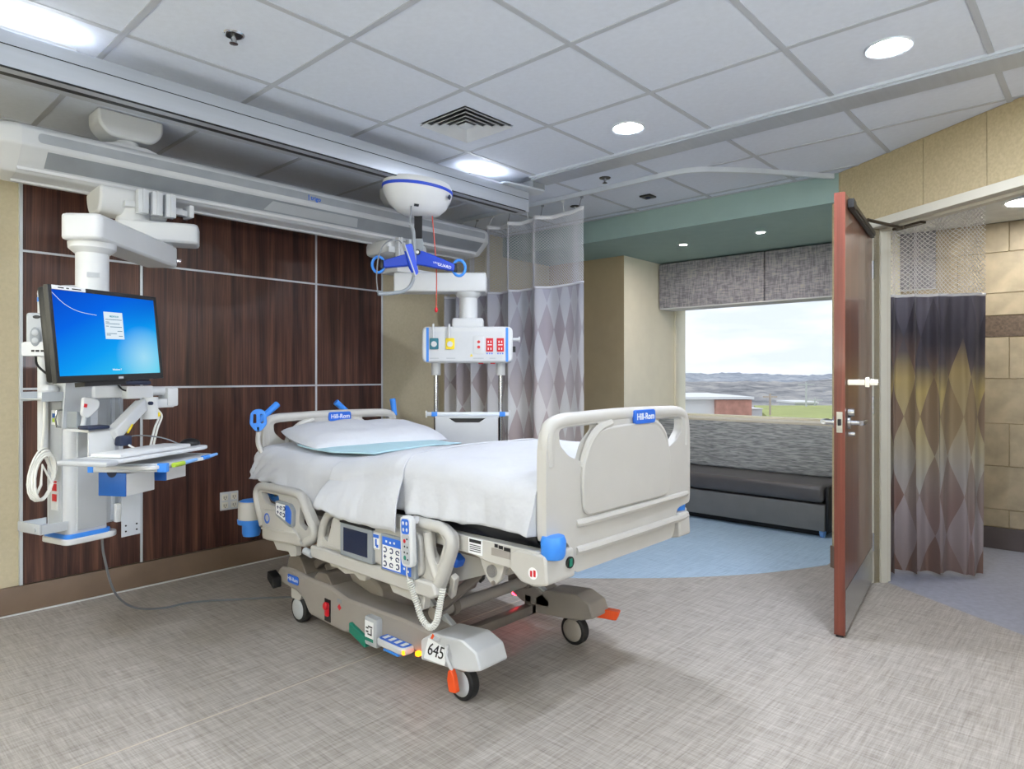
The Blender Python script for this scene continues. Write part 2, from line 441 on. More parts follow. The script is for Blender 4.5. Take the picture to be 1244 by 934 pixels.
# valance
M['valance'] = None
m, nt, out = newmat('grey_woven_valance_cloth')
b = node(nt, 'ShaderNodeBsdfPrincipled'); nt.links.new(b.outputs[0], out.inputs[0]); b.inputs['Roughness'].default_value = .9
ge = node(nt, 'ShaderNodeNewGeometry'); f = []
for s_ in ((30, 14, 90), (30, 90, 12)):
    mp = node(nt, 'ShaderNodeMapping'); mp.inputs['Scale'].default_value = s_; nt.links.new(ge.outputs['Position'], mp.inputs[0])
    n = node(nt, 'ShaderNodeTexNoise'); n.inputs['Scale'].default_value = 1.0; n.inputs['Detail'].default_value = 3; nt.links.new(mp.outputs[0], n.inputs['Vector']); f.append(n.outputs['Fac'])
ff = math_(nt, 'MULTIPLY', math_(nt, 'ADD', f[0], f[1]), .5)
nt.links.new(ramp(nt, ff, [(.4, lin((124, 124, 132))), (.56, lin((164, 163, 172))), (.68, lin((182, 176, 164)))]), b.inputs['Base Color'])
bp = node(nt, 'ShaderNodeBump'); bp.inputs['Strength'].default_value = .5; bp.inputs['Distance'].default_value = .003
nt.links.new(ff, bp.inputs['Height']); nt.links.new(bp.outputs[0], b.inputs['Normal'])
M['valance'] = m
va = thing('window_valance', (5.99, 2.3, 1.93), 'grey woven fabric box valance over the window', 'valance')
obj('cloth_panel', MB().bx(5.92, 6.2, 2.341, 3.40, 1.932, 2.375, .008), M['valance'], va)
obj('cloth_panel', MB().bx(5.92, 6.2, 1.02, 2.331, 1.932, 2.375, .008), M['valance'], va)
obj('hem_rail', MB().bx(5.925, 6.19, 1.02, 3.395, 1.922, 1.933), M['white_metal'], va)
# --- slanted wall with the doorway
TH = .125                                   # wall thickness
def wq(t0, t1, d0, d1): return [wp(t0, d0), wp(t1, d0), wp(t1, d1), wp(t0, d1)]
wr = struct('wall_right', MB().prism(wq(0, T0, -TH+.01, -.012), 'z', -.06, 2.75).prism(wq(T1, tE+.2, -TH, -.012), 'z', -.06, 2.75).prism(wq(T0, T1, -TH, -.012), 'z', 2.195, 2.75), M['tan_panel'])
for (a, b, z0, z1) in ((0, .068, 0, ZC), (.072, T0-.05, 0, ZC), (T0-.05, .712, 2.2, ZC), (.716, 1.09, 2.2, ZC), (1.094, T1+.05, 2.2, ZC), (T1+.05, 2.2, 0, ZC)):
    mm = M['tan_panel']
    if b == T0-.05:                      # the strip above the door head is one piece with its neighbour
        obj('wall_panel', MB().prism(wq(a, b, -.0125, 0), 'z', z0, 2.2), mm, wr, bev=.001)
        obj('wall_panel', MB().prism(wq(a, .712, -.0125, 0), 'z', 2.2, z1), mm, wr, bev=.001)
    elif a == T0-.05: pass
    else: obj('wall_panel', MB().prism(wq(a, b, -.0125, 0), 'z', z0, z1), mm, wr, bev=.001)
struct('baseboard_right', MB().prism(wq(-.005, T0-.052, -.001, .012), 'z', 0, .142).prism(wq(T1+.052, tE, -.001, .012), 'z', 0, .142), M['base_brown'], bev=.002)
fm = MB()
for a, b in ((T0-.05, T0), (T1, T1+.05)):
    fm.prism(wq(a, b, -TH-.01, .012), 'z', 0, 2.2)
fm.prism(wq(T0, T1, -TH-.01, .012), 'z', 2.15, 2.2)
fm.prism(wq(T0, T0+.016, -.10, -.05), 'z', 0, 2.15).prism(wq(T0, T1, -.10, -.05), 'z', 2.134, 2.15).prism(wq(T1-.016, T1, -.10, -.05), 'z', 0, 2.15)
struct('trim_8', fm, M['frame_paint'], bev=.002)
# --- bathroom
bf = struct('floor_bathroom', MB().prism([wp(T0-.3, -.1), wp(T1+.6, -.1), (4.4, -1.6), (6.2, -1.6), (6.2, 1.25), (4.9, 1.25)], 'z', -.06, -.001), M['floor_bath'])
struct('ceiling_bathroom', MB().prism([wp(-.1, -TH), wp(T1+.9, -TH), (3.9, -1.65), (6.2, -1.65), (6.2, 1.25), wp(0, -TH)], 'z', 2.371, 2.45), M['bath_ceiling'])
struct('wall_bathroom_side', MB().bx(3.6, 6.2, -1.75, -1.65, -.06, 2.6), M['tan_panel'])
bw = struct('wall_bathroom', MB().bx(5.945, 6.05, -1.65, 1.26, -.06, 2.45), M['tan_panel'])
M['tile'] = mat('beige_stone_tile', (176, 164, 142), .45, var=.09, scale=9, bump=.15, bscale=60)
M['accent'] = mat('brown_mosaic_band', (104, 90, 80), .4, var=.16, scale=60)
zs = [.16, .288, .602, .91, 1.236, 1.538]; zs2 = [1.695, 1.858, 2.154, 2.369]
rows = list(zip(zs, zs[1:]))+list(zip(zs2, zs2[1:])); tiles = {}
for r, (a, b) in enumerate(rows):
    off = [.569, .26, .569, .26, .569, .26, .26, .569][r % 8]
    y = off+.62*2
    while y > -1.6:
        y1, y0 = min(y, 1.25), max(y-.62, -1.64)
        if y1-y0 > .03:
            key = (round(y1-y0, 3), round(b-a, 3))
            if key not in tiles:
                tiles[key] = obj('wall_tile', MB().bx(5.932, 5.946, y0+.0025, y1-.0025, a+.0025, b-.0025), M['tile'], bw, bev=.0015)
            else: inst('wall_tile', tiles[key], (5.939, (y0+y1)/2, (a+b)/2), bw)
        y -= .62
obj('accent_band', MB().bx(5.930, 5.946, -1.64, 1.25, 1.541, 1.692), M['accent'], bw)
struct('baseboard_bathroom', MB().bx(5.93, 5.947, -1.64, 1.25, 0, .155), mat('dark_grey_base', (92, 84, 86), .5), bev=.002)
# ================================================================ ceiling
ce = struct('ceiling', MB().prism([(XL, YB), (PE[0], YB), wp(0), (XS+.05, 1.38), (XS+.05, YW), (XL, YW)], 'z', ZC+.012, ZC+.1), M['tile_ceiling'])
RX0, RX1 = 3.312, 3.498                   # fixed lift rail set into the ceiling
gx = [2.09+.61*k for k in range(-5, 2)]+[RX0]
gx = [XL]+[x for x in gx if x > XL+.05]
gy = [YB]+[2.206+.61*k for k in range(-6, 2)]+[3.59, 4.2, YW]
wall_line = lambda y: A0.x+(y-A0.y)/.828*.5606     # x of the slanted wall at y (y < A0.y)
tl = {}
def tile(x0, x1, y0, y1):
    g = .011
    if (x1-x0) < .05 or (y1-y0) < .05: return
    lim = lambda y: wall_line(y) if y < A0.y else XS+.02
    if x1 > min(lim(y0), lim(y1)):                 # cut along the slanted wall
        pts = [(x0+g, y0+g), (x1-g, y0+g), (x1-g, y1-g), (x0+g, y1-g)]
        out = []
        def inside(p): return (Vector(p)-A0).dot(NW) > .004
        for i in range(4):
            p, q = pts[i], pts[(i+1) % 4]
            if inside(p): out.append(p)
            if inside(p) != inside(q):
                da = (Vector(p)-A0).dot(NW)-.004; db = (Vector(q)-A0).dot(NW)-.004; s_ = da/(da-db)
                out.append((p[0]+(q[0]-p[0])*s_, p[1]+(q[1]-p[1])*s_))
        if len(out) > 2: obj('ceiling_tile', MB().prism(out, 'z', ZC, ZC+.013), M['tile_ceiling'], ce)
        return
    key = (round(x1-x0, 3), round(y1-y0, 3))
    if key not in tl: tl[key] = obj('ceiling_tile', MB().bx(x0+g, x1-g, y0+g, y1-g, ZC, ZC+.014), M['tile_ceiling'], ce, bev=.002)
    else: inst('ceiling_tile', tl[key], ((x0+x1)/2, (y0+y1)/2, ZC+.007), ce)
DIF = (2.09, 2.206)
for i in range(len(gx)-1):
    for j in range(len(gy)-1):
        if abs(gx[i]-DIF[0]) < .01 and abs(gy[j]-DIF[1]) < .01: continue
        tile(gx[i], gx[i+1], gy[j], gy[j+1])
gx2 = [RX1, 3.905, 4.50, XS]
for i in range(3):
    for j in range(len(gy)-1): tile(gx2[i], gx2[i+1], gy[j], gy[j+1])
for x in gx[1:-1]:
    obj('grid_bar', MB().bx(x-.012, x+.012, YB, YW, ZC-.003, ZC+.012), M['grid_bar'], ce)
for y in gy[1:-1]:
    obj('grid_bar', MB().bx(XL, RX0, y-.012, y+.012, ZC-.0031, ZC+.012), M['grid_bar'], ce)
    x1 = min(XS, wall_line(y) if y < A0.y else XS)
    if x1 > RX1+.05: obj('grid_bar', MB().bx(RX1, x1, y-.012, y+.012, ZC-.0031, ZC+.012), M['grid_bar'], ce)
for x in gx2[1:3]:
    y0 = A0.y-(A0.x-x)/.5606*.828
    obj('grid_bar', MB().bx(x-.012, x+.012, y0, YW, ZC-.003, ZC+.012), M['grid_bar'], ce)
obj('edge_angle', MB().bx(XS-.022, XS, 1.40, YW, ZC-.004, ZC+.012), M['grid_bar'], ce)
# ================================================================ outside the window
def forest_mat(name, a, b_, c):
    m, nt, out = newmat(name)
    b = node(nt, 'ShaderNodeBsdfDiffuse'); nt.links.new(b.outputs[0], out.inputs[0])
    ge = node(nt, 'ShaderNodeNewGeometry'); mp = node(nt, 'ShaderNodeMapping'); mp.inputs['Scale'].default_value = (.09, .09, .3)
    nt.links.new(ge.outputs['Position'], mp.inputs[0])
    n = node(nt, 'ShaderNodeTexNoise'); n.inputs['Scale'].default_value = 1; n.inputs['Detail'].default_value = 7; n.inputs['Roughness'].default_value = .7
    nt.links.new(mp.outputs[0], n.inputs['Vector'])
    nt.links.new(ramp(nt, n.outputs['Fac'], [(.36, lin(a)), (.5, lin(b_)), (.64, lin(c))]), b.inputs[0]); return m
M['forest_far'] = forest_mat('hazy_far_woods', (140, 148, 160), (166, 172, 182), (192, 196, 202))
M['forest'] = forest_mat('bare_winter_woods', (122, 124, 128), (158, 158, 160), (196, 192, 188))  # distance haze is mixed into the colours of both woods
M['ground'] = forest_mat('dry_ground', (112, 112, 104), (136, 134, 124), (160, 156, 146))
M['grass'] = mat('pale_green_grass', (170, 178, 112), .95, var=.06, scale=.3)
FW = Vector((math.sin(math.radians(47.6)), math.cos(math.radians(47.6)))); RT = Vector((FW.y, -FW.x))
def oz(dist, lat): p = FW*dist+RT*lat; return p.x, p.y
gd = MB().bx(9, 900, -500, 700, -11.2, -11)
g_ = obj('distant_ground', gd, M['ground'], kind='structure')
def ridge(name, d0, d1, ztop, zbase, m, seed, label, bumps):
    rows = []
    nd, nl = 16, 220
    for i in range(nd):
        u = i/(nd-1); dist = d0+(d1-d0)*u; r = []
        for j in range(nl):
            lat = (-.25+1.15*j/(nl-1))*dist
            x, y = oz(dist, lat)
            h = zbase+(ztop-zbase)*math.sin(min(1, u*1.25)*PI/2)
            h += bumps*(noise.noise(Vector((x*.012, y*.012, seed)))*1.2+noise.noise(Vector((x*.055, y*.055, seed+3)))*.7+noise.noise(Vector((x*.25, y*.25, seed+7)))*.45)
            r.append((x, y, h))
        rows.append(r)
    o = obj(name, MB().grid(rows), m, kind='stuff'); tag(o, label, 'woods'); return o
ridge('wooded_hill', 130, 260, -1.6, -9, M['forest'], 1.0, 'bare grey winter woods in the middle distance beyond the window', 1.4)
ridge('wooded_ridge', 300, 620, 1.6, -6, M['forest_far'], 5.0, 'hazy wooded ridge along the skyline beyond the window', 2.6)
o = obj('grass_slope', MB().prism([oz(64, 25.0), oz(58, 40), oz(93, 50), oz(93, 34)], 'z', -11, -2.95), M['grass'], kind='structure')
M['roof_white'] = mat('white_membrane_roof', (236, 238, 240), .8, var=.01, scale=.5)
M['brick'] = mat('red_brick_wall', (196, 146, 132), .9, var=.08, scale=2)
M['shed_grey'] = mat('pale_grey_metal_wall', (206, 210, 216), .6, var=.02, scale=.5)
def obox(dist, lat, w, dep, z0, z1):
    mb = MB(); x, y = oz(dist+dep/2, lat); mb.box((x, y, (z0+z1)/2), (w, dep, z1-z0), yaw(-math.radians(47.6))); return mb
bl = thing('flat_roofed_building', (*oz(66, 18), -11), 'low white building with red brick end wall seen through the window', 'building')
obj('wall', obox(62, 15.2, 9.2, 14, -11, -.95), M['roof_white'], bl)
obj('brick_wall', obox(61.4, 20.6, 3.3, 14, -11, -1.0), M['brick'], bl)
obj('roof', obox(61.2, 16.8, 11.2, 14.6, -.95, -.72), M['roof_white'], bl)
for q in (13.5, 15.6): obj('roof_vent', obox(61.0, q, .12, .12, -1.5, -1.0), M['grey'], bl)
lo = thing('long_roof', (*oz(48, 13), -11), 'white sloping roof in front of the brick end wall outside', 'building')
mb = MB(); x0, y0 = oz(46, 9); x1, y1 = oz(46, 13.6); x2, y2 = oz(52, 15.5); x3, y3 = oz(52, 9)
mb.prism([(x0, y0), (x1, y1), (x2, y2), (x3, y3)], 'z', -11, -2.0); obj('roof_slab', mb, M['roof_white'], lo)
an = thing('small_annex', (*oz(64, 23.2), -11), 'small pale grey annex right of the brick end wall', 'building')
obj('wall', obox(64, 23.3, 1.8, 5, -11, -2.0), M['shed_grey'], an)
obj('roof', obox(63.9, 23.3, 1.9, 5.2, -2.0, -1.92), M['roof_white'], an)
sh = thing('far_shed', (*oz(95, 42), -11), 'long white shed on the grass slope far outside', 'building')
obj('wall', obox(95, 42.2, 3.2, 6, -11, -2.75), M['shed_grey'], sh)
obj('roof', obox(94.8, 42.2, 3.5, 6.4, -2.75, -2.5), M['roof_white'], sh)
M['pole'] = mat('weathered_pole', (190, 176, 168), .8)
M['pole_grey'] = mat('pale_steel_pole', (196, 200, 206), .6)
for (ds, lt, zt, rr, m_, lb) in ((70, 27.3, -.65, .1, 'pole', 'brown wooden utility pole beside the small annex outside'), (90, 40.0, .35, .12, 'pole_grey', 'tall pale utility pole standing behind the grass slope'), (92, 42.1, -1.8, .09, 'pole_grey', 'shorter pale utility pole right of the tall one outside')):
    x, y = oz(ds, lt); p = thing('utility_pole', (x, y, -11), lb, 'pole')
    obj('shaft', MB().cyl((x, y, -11), (x, y, zt), rr*1.2, rr, 8), M[m_], p)
    obj('crossarm', MB().box((x, y, zt-.35), (1.5 if m_ == 'pole' else 2.2, .1, .14), yaw(-math.radians(47.6))), M[m_], p)
# ================================================================ ceiling fixtures
def downlight(x, y, r, label, z=ZC, lens='lens'):
    t = thing('downlight', (x, y, z-.008), label, 'ceiling light')
    obj('trim_ring', MB().lathe([(r*.86, .0), (r*.9, -.006), (r*1.02, -.008), (r*1.06, -.002), (r*1.06, .004), (r*.86, .004)], (x, y, z)), M['alu_light'], t)
    obj('lens', MB().lathe([(0, -.0035), (r*.87, -.0035), (r*.87, .0)], (x, y, z)), M[lens], t)
    return t
downlight(3.002, 1.909, .083, 'round recessed downlight in the middle of the ceiling')
downlight(2.968, .671, .083, 'round recessed downlight in the ceiling nearest the bathroom door')
for i, (x, y) in enumerate(((1.16, 1.28), (1.16, .06), (-.35, 1.9), (-.3, .3), (1.45, -1.1))):
    downlight(x, y, .083, ['downlight above the foot of the room left of camera', 'downlight straight above the camera position', 'downlight far left near the side wall', 'downlight behind the camera at left', 'downlight behind the camera at right'][i], lens='lens' if i == 2 else 'lens_hidden')
downlight(5.34, .40, .15, 'large round light in the bathroom ceiling', 2.371, 'bath_lens')
M['spot_lens'] = emis('soffit_spot_lens', (255, 240, 228), 620)
for i, (x, y) in enumerate(((5.205, 2.755), (5.167, 2.068))):
    t = thing('alcove_spotlight', (x, y, ZS-.01), ['tiny recessed spotlight in the grey-green soffit, the left one', 'tiny recessed spotlight in the grey-green soffit, the right one'][i], 'ceiling light')
    obj('trim_ring', MB().lathe([(.028, 0), (.03, -.004), (.042, -.004), (.045, .002), (.028, .002)], (x, y, ZS)), M['white_metal'], t)
    obj('recess', MB().lathe([(0, -.001), (.029, -.001), (.029, .002)], (x, y, ZS)), M['spot_lens'], t)
# supply air diffuser
dx0, dx1, dy0, dy1 = 2.09+.012, 2.70-.012, 2.206+.012, 2.816-.012
t = thing('air_diffuser', ((dx0+dx1)/2, (dy0+dy1)/2, ZC-.03), 'square white supply air diffuser with black slots in the ceiling', 'vent')
cx, cy = (dx0+dx1)/2, (dy0+dy1)/2
sq = lambda h: [(cx-h, cy-h), (cx+h, cy-h), (cx+h, cy+h), (cx-h, cy+h)]
obj('face_plate', MB().prism(sq((dx1-dx0)/2), 'z', ZC-.002, ZC+.012, [sq(.175)]), M['tile_ceiling'], t, bev=.001)
obj('dark_plenum', MB().prism(sq(.178), 'z', ZC+.006, ZC+.011), M['black'], t)
for k_, h in enumerate((.170, .135, .1, .065)):
    mb = MB(); tb = bmesh.new()
    lo_ = [tb.verts.new((x, y, ZC-.012)) for x, y in sq(h)]; hi_ = [tb.verts.new((x, y, ZC+.004)) for x, y in sq(h-.019)]
    for i in range(4): tb.faces.new((lo_[i], lo_[(i+1) % 4], hi_[(i+1) % 4], hi_[i]))
    mb._add(tb); obj('louver', mb, M['white_metal'], t, smooth=False, solid=.002)
obj('center_plate', MB().prism(sq(.032), 'z', ZC-.010, ZC-.006), M['white_metal'], t)
def sprinkler(x, y, label, ring):
    t = thing('sprinkler_head', (x, y, ZC-.05), label, 'sprinkler')
    obj('escutcheon', MB().lathe([(.0, -.004), (.03, -.006), (.038, -.003), (.042, .002), (0, .002)] if ring else [(0, -.006), (.036, -.004), (.04, .002), (0, .002)], (x, y, ZC)), M['chrome' if ring else 'black'], t)
    if ring: obj('recess', MB().lathe([(0, -.0072), (.029, -.0072), (.029, -.004)], (x, y, ZC)), M['black'], t)
    obj('frame', MB().cyl((x, y, ZC-.03), (x, y, ZC), .008, .011, 10).cyl((x-.012, y, ZC-.034), (x-.008, y, ZC-.006), .002, n=6).cyl((x+.012, y, ZC-.034), (x+.008, y, ZC-.006), .002, n=6), M['steel'], t)
    obj('deflector', MB().lathe([(0, -.038), (.016, -.036), (.016, -.033), (0, -.033)], (x, y, ZC), n=16), M['black' if not ring else 'steel'], t)
sprinkler(1.159, 2.509, 'sprinkler head with chrome ring in the ceiling nearest the camera', True)
sprinkler(3.662, 2.508, 'black sprinkler head in the ceiling between the two rails', False)
sprinkler(4.12, 3.10, 'black sprinkler head half behind the bedside curtain mesh', False)
t = thing('ceiling_sensor', (4.243, 2.529, ZC-.02), 'small square black sensor in the ceiling before the soffit', 'sensor')
obj('plate', MB().bx(4.195, 4.29, 2.485, 2.573, ZC-.012, ZC, .003), M['black'], t)
obj('lens', MB().ball((4.243, 2.529, ZC-.012), (.022, .022, .01), 12), M['navy'], t)
# ================================================================ curtains
def cloth_mat(name, W_, H_, stops_a, stops_b, zlo, zhi, seed):
    """diamond print: every diamond takes one of two vertical colour runs, by its own random number"""
    m, nt, out = newmat(name)
    b = node(nt, 'ShaderNodeBsdfPrincipled'); nt.links.new(b.outputs[0], out.inputs[0]); b.inputs['Roughness'].default_value = .6
    b.inputs['Sheen Weight'].default_value = .15; b.inputs['Specular IOR Level'].default_value = .3
    uv = node(nt, 'ShaderNodeUVMap'); sx = node(nt, 'ShaderNodeSeparateXYZ'); nt.links.new(uv.outputs[0], sx.inputs[0])
    p = math_(nt, 'DIVIDE', sx.outputs[0], W_); q = math_(nt, 'DIVIDE', sx.outputs[1], H_)
    ia = math_(nt, 'FLOOR', math_(nt, 'ADD', p, q)); ib = math_(nt, 'FLOOR', math_(nt, 'SUBTRACT', p, q))
    cb = node(nt, 'ShaderNodeCombineXYZ'); nt.links.new(ia, cb.inputs[0]); nt.links.new(ib, cb.inputs[1]); cb.inputs[2].default_value = seed
    wn = node(nt, 'ShaderNodeTexWhiteNoise'); wn.noise_dimensions = '3D'; nt.links.new(cb.outputs[0], wn.inputs[0])
    par = math_(nt, 'FLOORED_MODULO', math_(nt, 'ADD', ia, ib), 2.0)
    f = math_(nt, 'ADD', math_(nt, 'MULTIPLY', par, .62), math_(nt, 'MULTIPLY', wn.outputs['Value'], .38))
    zz = math_(nt, 'DIVIDE', math_(nt, 'SUBTRACT', sx.outputs[1], zlo), zhi-zlo)
    zz = math_(nt, 'ADD', zz, math_(nt, 'MULTIPLY', math_(nt, 'SUBTRACT', wn.outputs['Value'], .5), .10))
    ca = ramp(nt, zz, stops_a); cbb = ramp(nt, zz, stops_b)
    nt.links.new(mixc(nt, f, ca, cbb), b.inputs['Base Color'])
    wv = node(nt, 'ShaderNodeTexNoise'); wv.inputs['Scale'].default_value = 600; nt.links.new(uv.outputs[0], wv.inputs[0])
    bp = node(nt, 'ShaderNodeBump'); bp.inputs['Strength'].default_value = .08; bp.inputs['Distance'].default_value = .001
    nt.links.new(wv.outputs['Fac'], bp.inputs['Height']); nt.links.new(bp.outputs[0], b.inputs['Normal'])
    return m
M['curtain_grey'] = cloth_mat('grey_mauve_diamond_curtain', .135, .40,
    [(0, lin((190, 178, 172))), (.35, lin((180, 162, 160))), (.7, lin((148, 136, 142))), (1, lin((138, 136, 150)))],
    [(0, lin((232, 229, 224))), (.4, lin((220, 220, 218))), (.7, lin((196, 196, 202))), (1, lin((162, 164, 176)))], 0, 1.92, 2.0)
M['curtain_brown'] = cloth_mat('brown_gold_diamond_curtain', .15, .50,
    [(0, lin((112, 86, 76))), (.22, lin((120, 90, 82))), (.34, lin((128, 108, 102))), (.5, lin((126, 102, 88))), (.72, lin((112, 92, 86))), (.84, lin((60, 56, 66))), (1, lin((78, 74, 84)))],
    [(0, lin((146, 134, 136))), (.2, lin((166, 160, 166))), (.36, lin((172, 170, 166))), (.55, lin((182, 168, 128))), (.7, lin((182, 162, 108))), (.8, lin((90, 82, 84))), (.88, lin((70, 66, 78))), (1, lin((104, 100, 112)))], 0, 1.76, 9.0)
M['net'] = mat('white_curtain_net', (222, 222, 226), .7, var=.01)
M['net_dark'] = mat('grey_white_curtain_net', (196, 196, 204), .7, var=.01)
def curtain(name, fold, L, ztop, zmid, zbot, mc, mn, label, hole, group=None):
    """fold(s) -> (x, y) of the hanging cloth at run s (0..1), L = cloth length"""
    p0 = fold(.5, 0); t = thing(name, (p0[0], p0[1], zbot), label, 'curtain')
    nu, nv = 190, 40; rows, uv = [], []
    for j in range(nv+1):
        v = j/nv; z = zbot+(zmid-zbot)*v; r, q = [], []
        for i in range(nu+1):
            s_ = i/nu; x, y = fold(s_, 1-v); r.append((x, y, z+.008*noise.noise(Vector((s_*9, 0, 3))) if j == 0 else z)); q.append((s_*L, z))
        rows.append(r); uv.append(q)
    obj('fabric', MB().grid(rows, uv), mc, t)
    # hem bands and stitched seam
    rows2 = [[fold(i/nu, 0)+(zmid-.006,) for i in range(nu+1)], [fold(i/nu, 0)+(zmid+.012,) for i in range(nu+1)]]
    obj('seam_tape', MB().grid(rows2), mn, t, solid=.004)
    rows2 = [[fold(i/nu, 0)+(ztop-.03,) for i in range(nu+1)], [fold(i/nu, 0)+(ztop,) for i in range(nu+1)]]
    obj('heading_tape', MB().grid(rows2), M['net'], t, solid=.004)
    # the open net : one wire per thread, woven as a diamond lattice
    nx = int(L/hole); nz = int((ztop-zmid)/(hole*.8)); tb = bmesh.new(); vs = {}
    def V(i, j):
        if (i, j) not in vs:
            x, y = fold(min(1, max(0, i/(2*nx))), 0); vs[(i, j)] = tb.verts.new((x, y, zmid+.01+(ztop-.02-zmid)*j/(2*nz)))
        return vs[(i, j)]
    for i in range(0, 2*nx+1):
        for j in range(0, 2*nz+1):
            if (i+j) % 2 == 0 and i+2 <= 2*nx and 0 < j < 2*nz:
                pass
    for i in range(1, 2*nx):
        for j in range(1, 2*nz):
            if (i+j) % 2 == 1: tb.faces.new((V(i-1, j), V(i, j-1), V(i+1, j), V(i, j+1)))
    mb = MB(); mb._add(tb); n = obj('net', mb, mn, t, smooth=False); n['kind'] = 'stuff'
    md = n.modifiers.new('wire', 'WIREFRAME'); md.thickness = hole*.17; md.use_even_offset = False
    return t
# bedside curtain on the ceiling track (hangs along x = 3.82)
def fold1(s_, d):
    y = 4.27-(4.27-2.765)*s_
    ph = 2*PI*(11*s_-3.2*s_*s_*1.4+.25)
    A_ = (.055-.030*s_)*(1+.15*math.sin(9*s_))
    return (3.815+A_*math.sin(ph)+.012*math.sin(ph*2+1)+.01*d*math.sin(7*s_), y+.012*math.cos(ph)*1.0)
cur = curtain('bedside_curtain', fold1, 2.05, 2.455, 1.915, .06, M['curtain_grey'], M['net_dark'], 'grey and mauve diamond print privacy curtain with net top behind the bed', .026)
for i in range(9):
    s_ = .04+.96*i/8.3; x, y = fold1(min(.985, s_), 0)
    obj('hook', MB().cyl((x, y, 2.45), (3.818, y, 2.535), .0035, n=6).box((3.818, y, 2.53), (.012, .02, .012)), M['white' if i % 2 else 'steel'], cur)
# its track
tr_ = [(3.818, 4.30), (3.818, 2.45), (3.819, 2.15), (3.83, 2.02), (3.875, 1.93), (3.95, 1.85), (4.135, 1.685), (4.59, 1.36)]
sp = spline([Vector((a, b, 2.551)) for a, b in tr_], 8)
mb = MB(); rows = []
for q in ((-.011, -.013), (.011, -.013), (.011, .019), (-.011, .019), (-.011, -.013)):
    r = []
    for i, p in enumerate(sp):
        d = (sp[min(i+1, len(sp)-1)]-sp[max(i-1, 0)]).normalized(); nrm = Vector((-d.y, d.x, 0)); r.append(p+nrm*q[0]+Vector((0, 0, q[1])))
    rows.append(r)
mb.grid(rows); tk = obj('curtain_track', mb, M['alu_light']); tag(tk, 'curved aluminium curtain track on the ceiling running to the wall', 'track')
# bathroom curtain
def fold2(s_, d):
    a = Vector((4.665, 1.185)); b = Vector((5.022, .592)); p = a+(b-a)*s_
    nrm = Vector((-.86, -.51)); k_ = min(1, .35+.65*d)
    ph = 2*PI*(4.0*s_+.75*math.sin(2.2*s_)+.1)
    off = (.062*math.sin(ph)*(1-.55*s_)+.018*math.sin(ph*2.3+.6))*k_+.012*d*math.sin(5*s_+1)
    w = .02*math.cos(ph)*k_
    return (p.x+nrm.x*off+(b-a).normalized().x*w, p.y+nrm.y*off+(b-a).normalized().y*w)
cur2 = curtain('bathroom_curtain', fold2, .95, 2.345, 1.762, .018, M['curtain_brown'], M['net'], 'brown and gold diamond print curtain with net top hanging in the bathroom doorway', .036)
mb = MB(); mb.tube([(4.645, 1.22, 2.358), (5.30, .12, 2.358)], .012, 8)
o = obj('curtain_rail', mb, M['alu_light']); tag(o, 'straight curtain rail under the bathroom ceiling', 'track')
for i in range(5):
    x, y = fold2(.06+.22*i, 0); obj('hook', MB().cyl((x, y, 2.34), (x, y, 2.352), .004, n=6), M['white'], cur2)
# ================================================================ window bench
M['bench_vinyl'] = mat('charcoal_vinyl', (84, 82, 84), .32, var=.04, bump=.15, bscale=120)
M['bench_base'] = mat('grey_bench_base', (112, 112, 112), .5, var=.03)
m, nt, out = newmat('grey_streaked_upholstery')
b = node(nt, 'ShaderNodeBsdfPrincipled'); nt.links.new(b.outputs[0], out.inputs[0]); b.inputs['Roughness'].default_value = .8
ge = node(nt, 'ShaderNodeNewGeometry'); mp = node(nt, 'ShaderNodeMapping'); mp.inputs['Scale'].default_value = (10, 9, 110); nt.links.new(ge.outputs['Position'], mp.inputs[0])
n = node(nt, 'ShaderNodeTexNoise'); n.inputs['Scale'].default_value = 1; n.inputs['Detail'].default_value = 4; n.inputs['Distortion'].default_value = .8; nt.links.new(mp.outputs[0], n.inputs['Vector'])
nt.links.new(ramp(nt, n.outputs['Fac'], [(.36, lin((116, 120, 124))), (.5, lin((150, 154, 158))), (.64, lin((178, 182, 186)))]), b.inputs['Base Color'])
M['bench_cloth'] = m
be = thing('window_bench', (5.66, 2.3, 0), 'built-in grey window bench with charcoal seat under the window', 'bench')
by0, by1 = 1.66, 3.405
obj('plinth', MB().bx(5.47, 6.2, by0+.03, by1, 0, .075), M['black'], be)
obj('base', MB().bx(5.385, 6.2, by0, by1, .055, .258, .004), M['bench_base'], be)
obj('seat_cushion', MB().bx(5.365, 5.93, by0+.005, by1-.005, .272, .405, .035, 4), M['bench_vinyl'], be)
obj('end_panel', MB().bx(5.40, 6.2, by0-.028, by0-.003, .055, .40, .004), M['black'], be)
obj('backrest', MB().box((5.93, (by0+by1)/2, .615), (.1, by1-by0-.01, .43), Matrix.Rotation(math.radians(7), 3, 'Y'), .02, 3), M['bench_cloth'], be)
obj('back_frame', MB().bx(5.97, 6.22, by0, by1, .25, .825), M['bench_base'], be)
obj('caster', MB().cyl((5.43, by0+.012, .03), (5.43, by0+.04, .03), .03, n=16).bx(5.41, 5.45, by0+.006, by0+.046, .03, .06), M['sky_blue'], be)
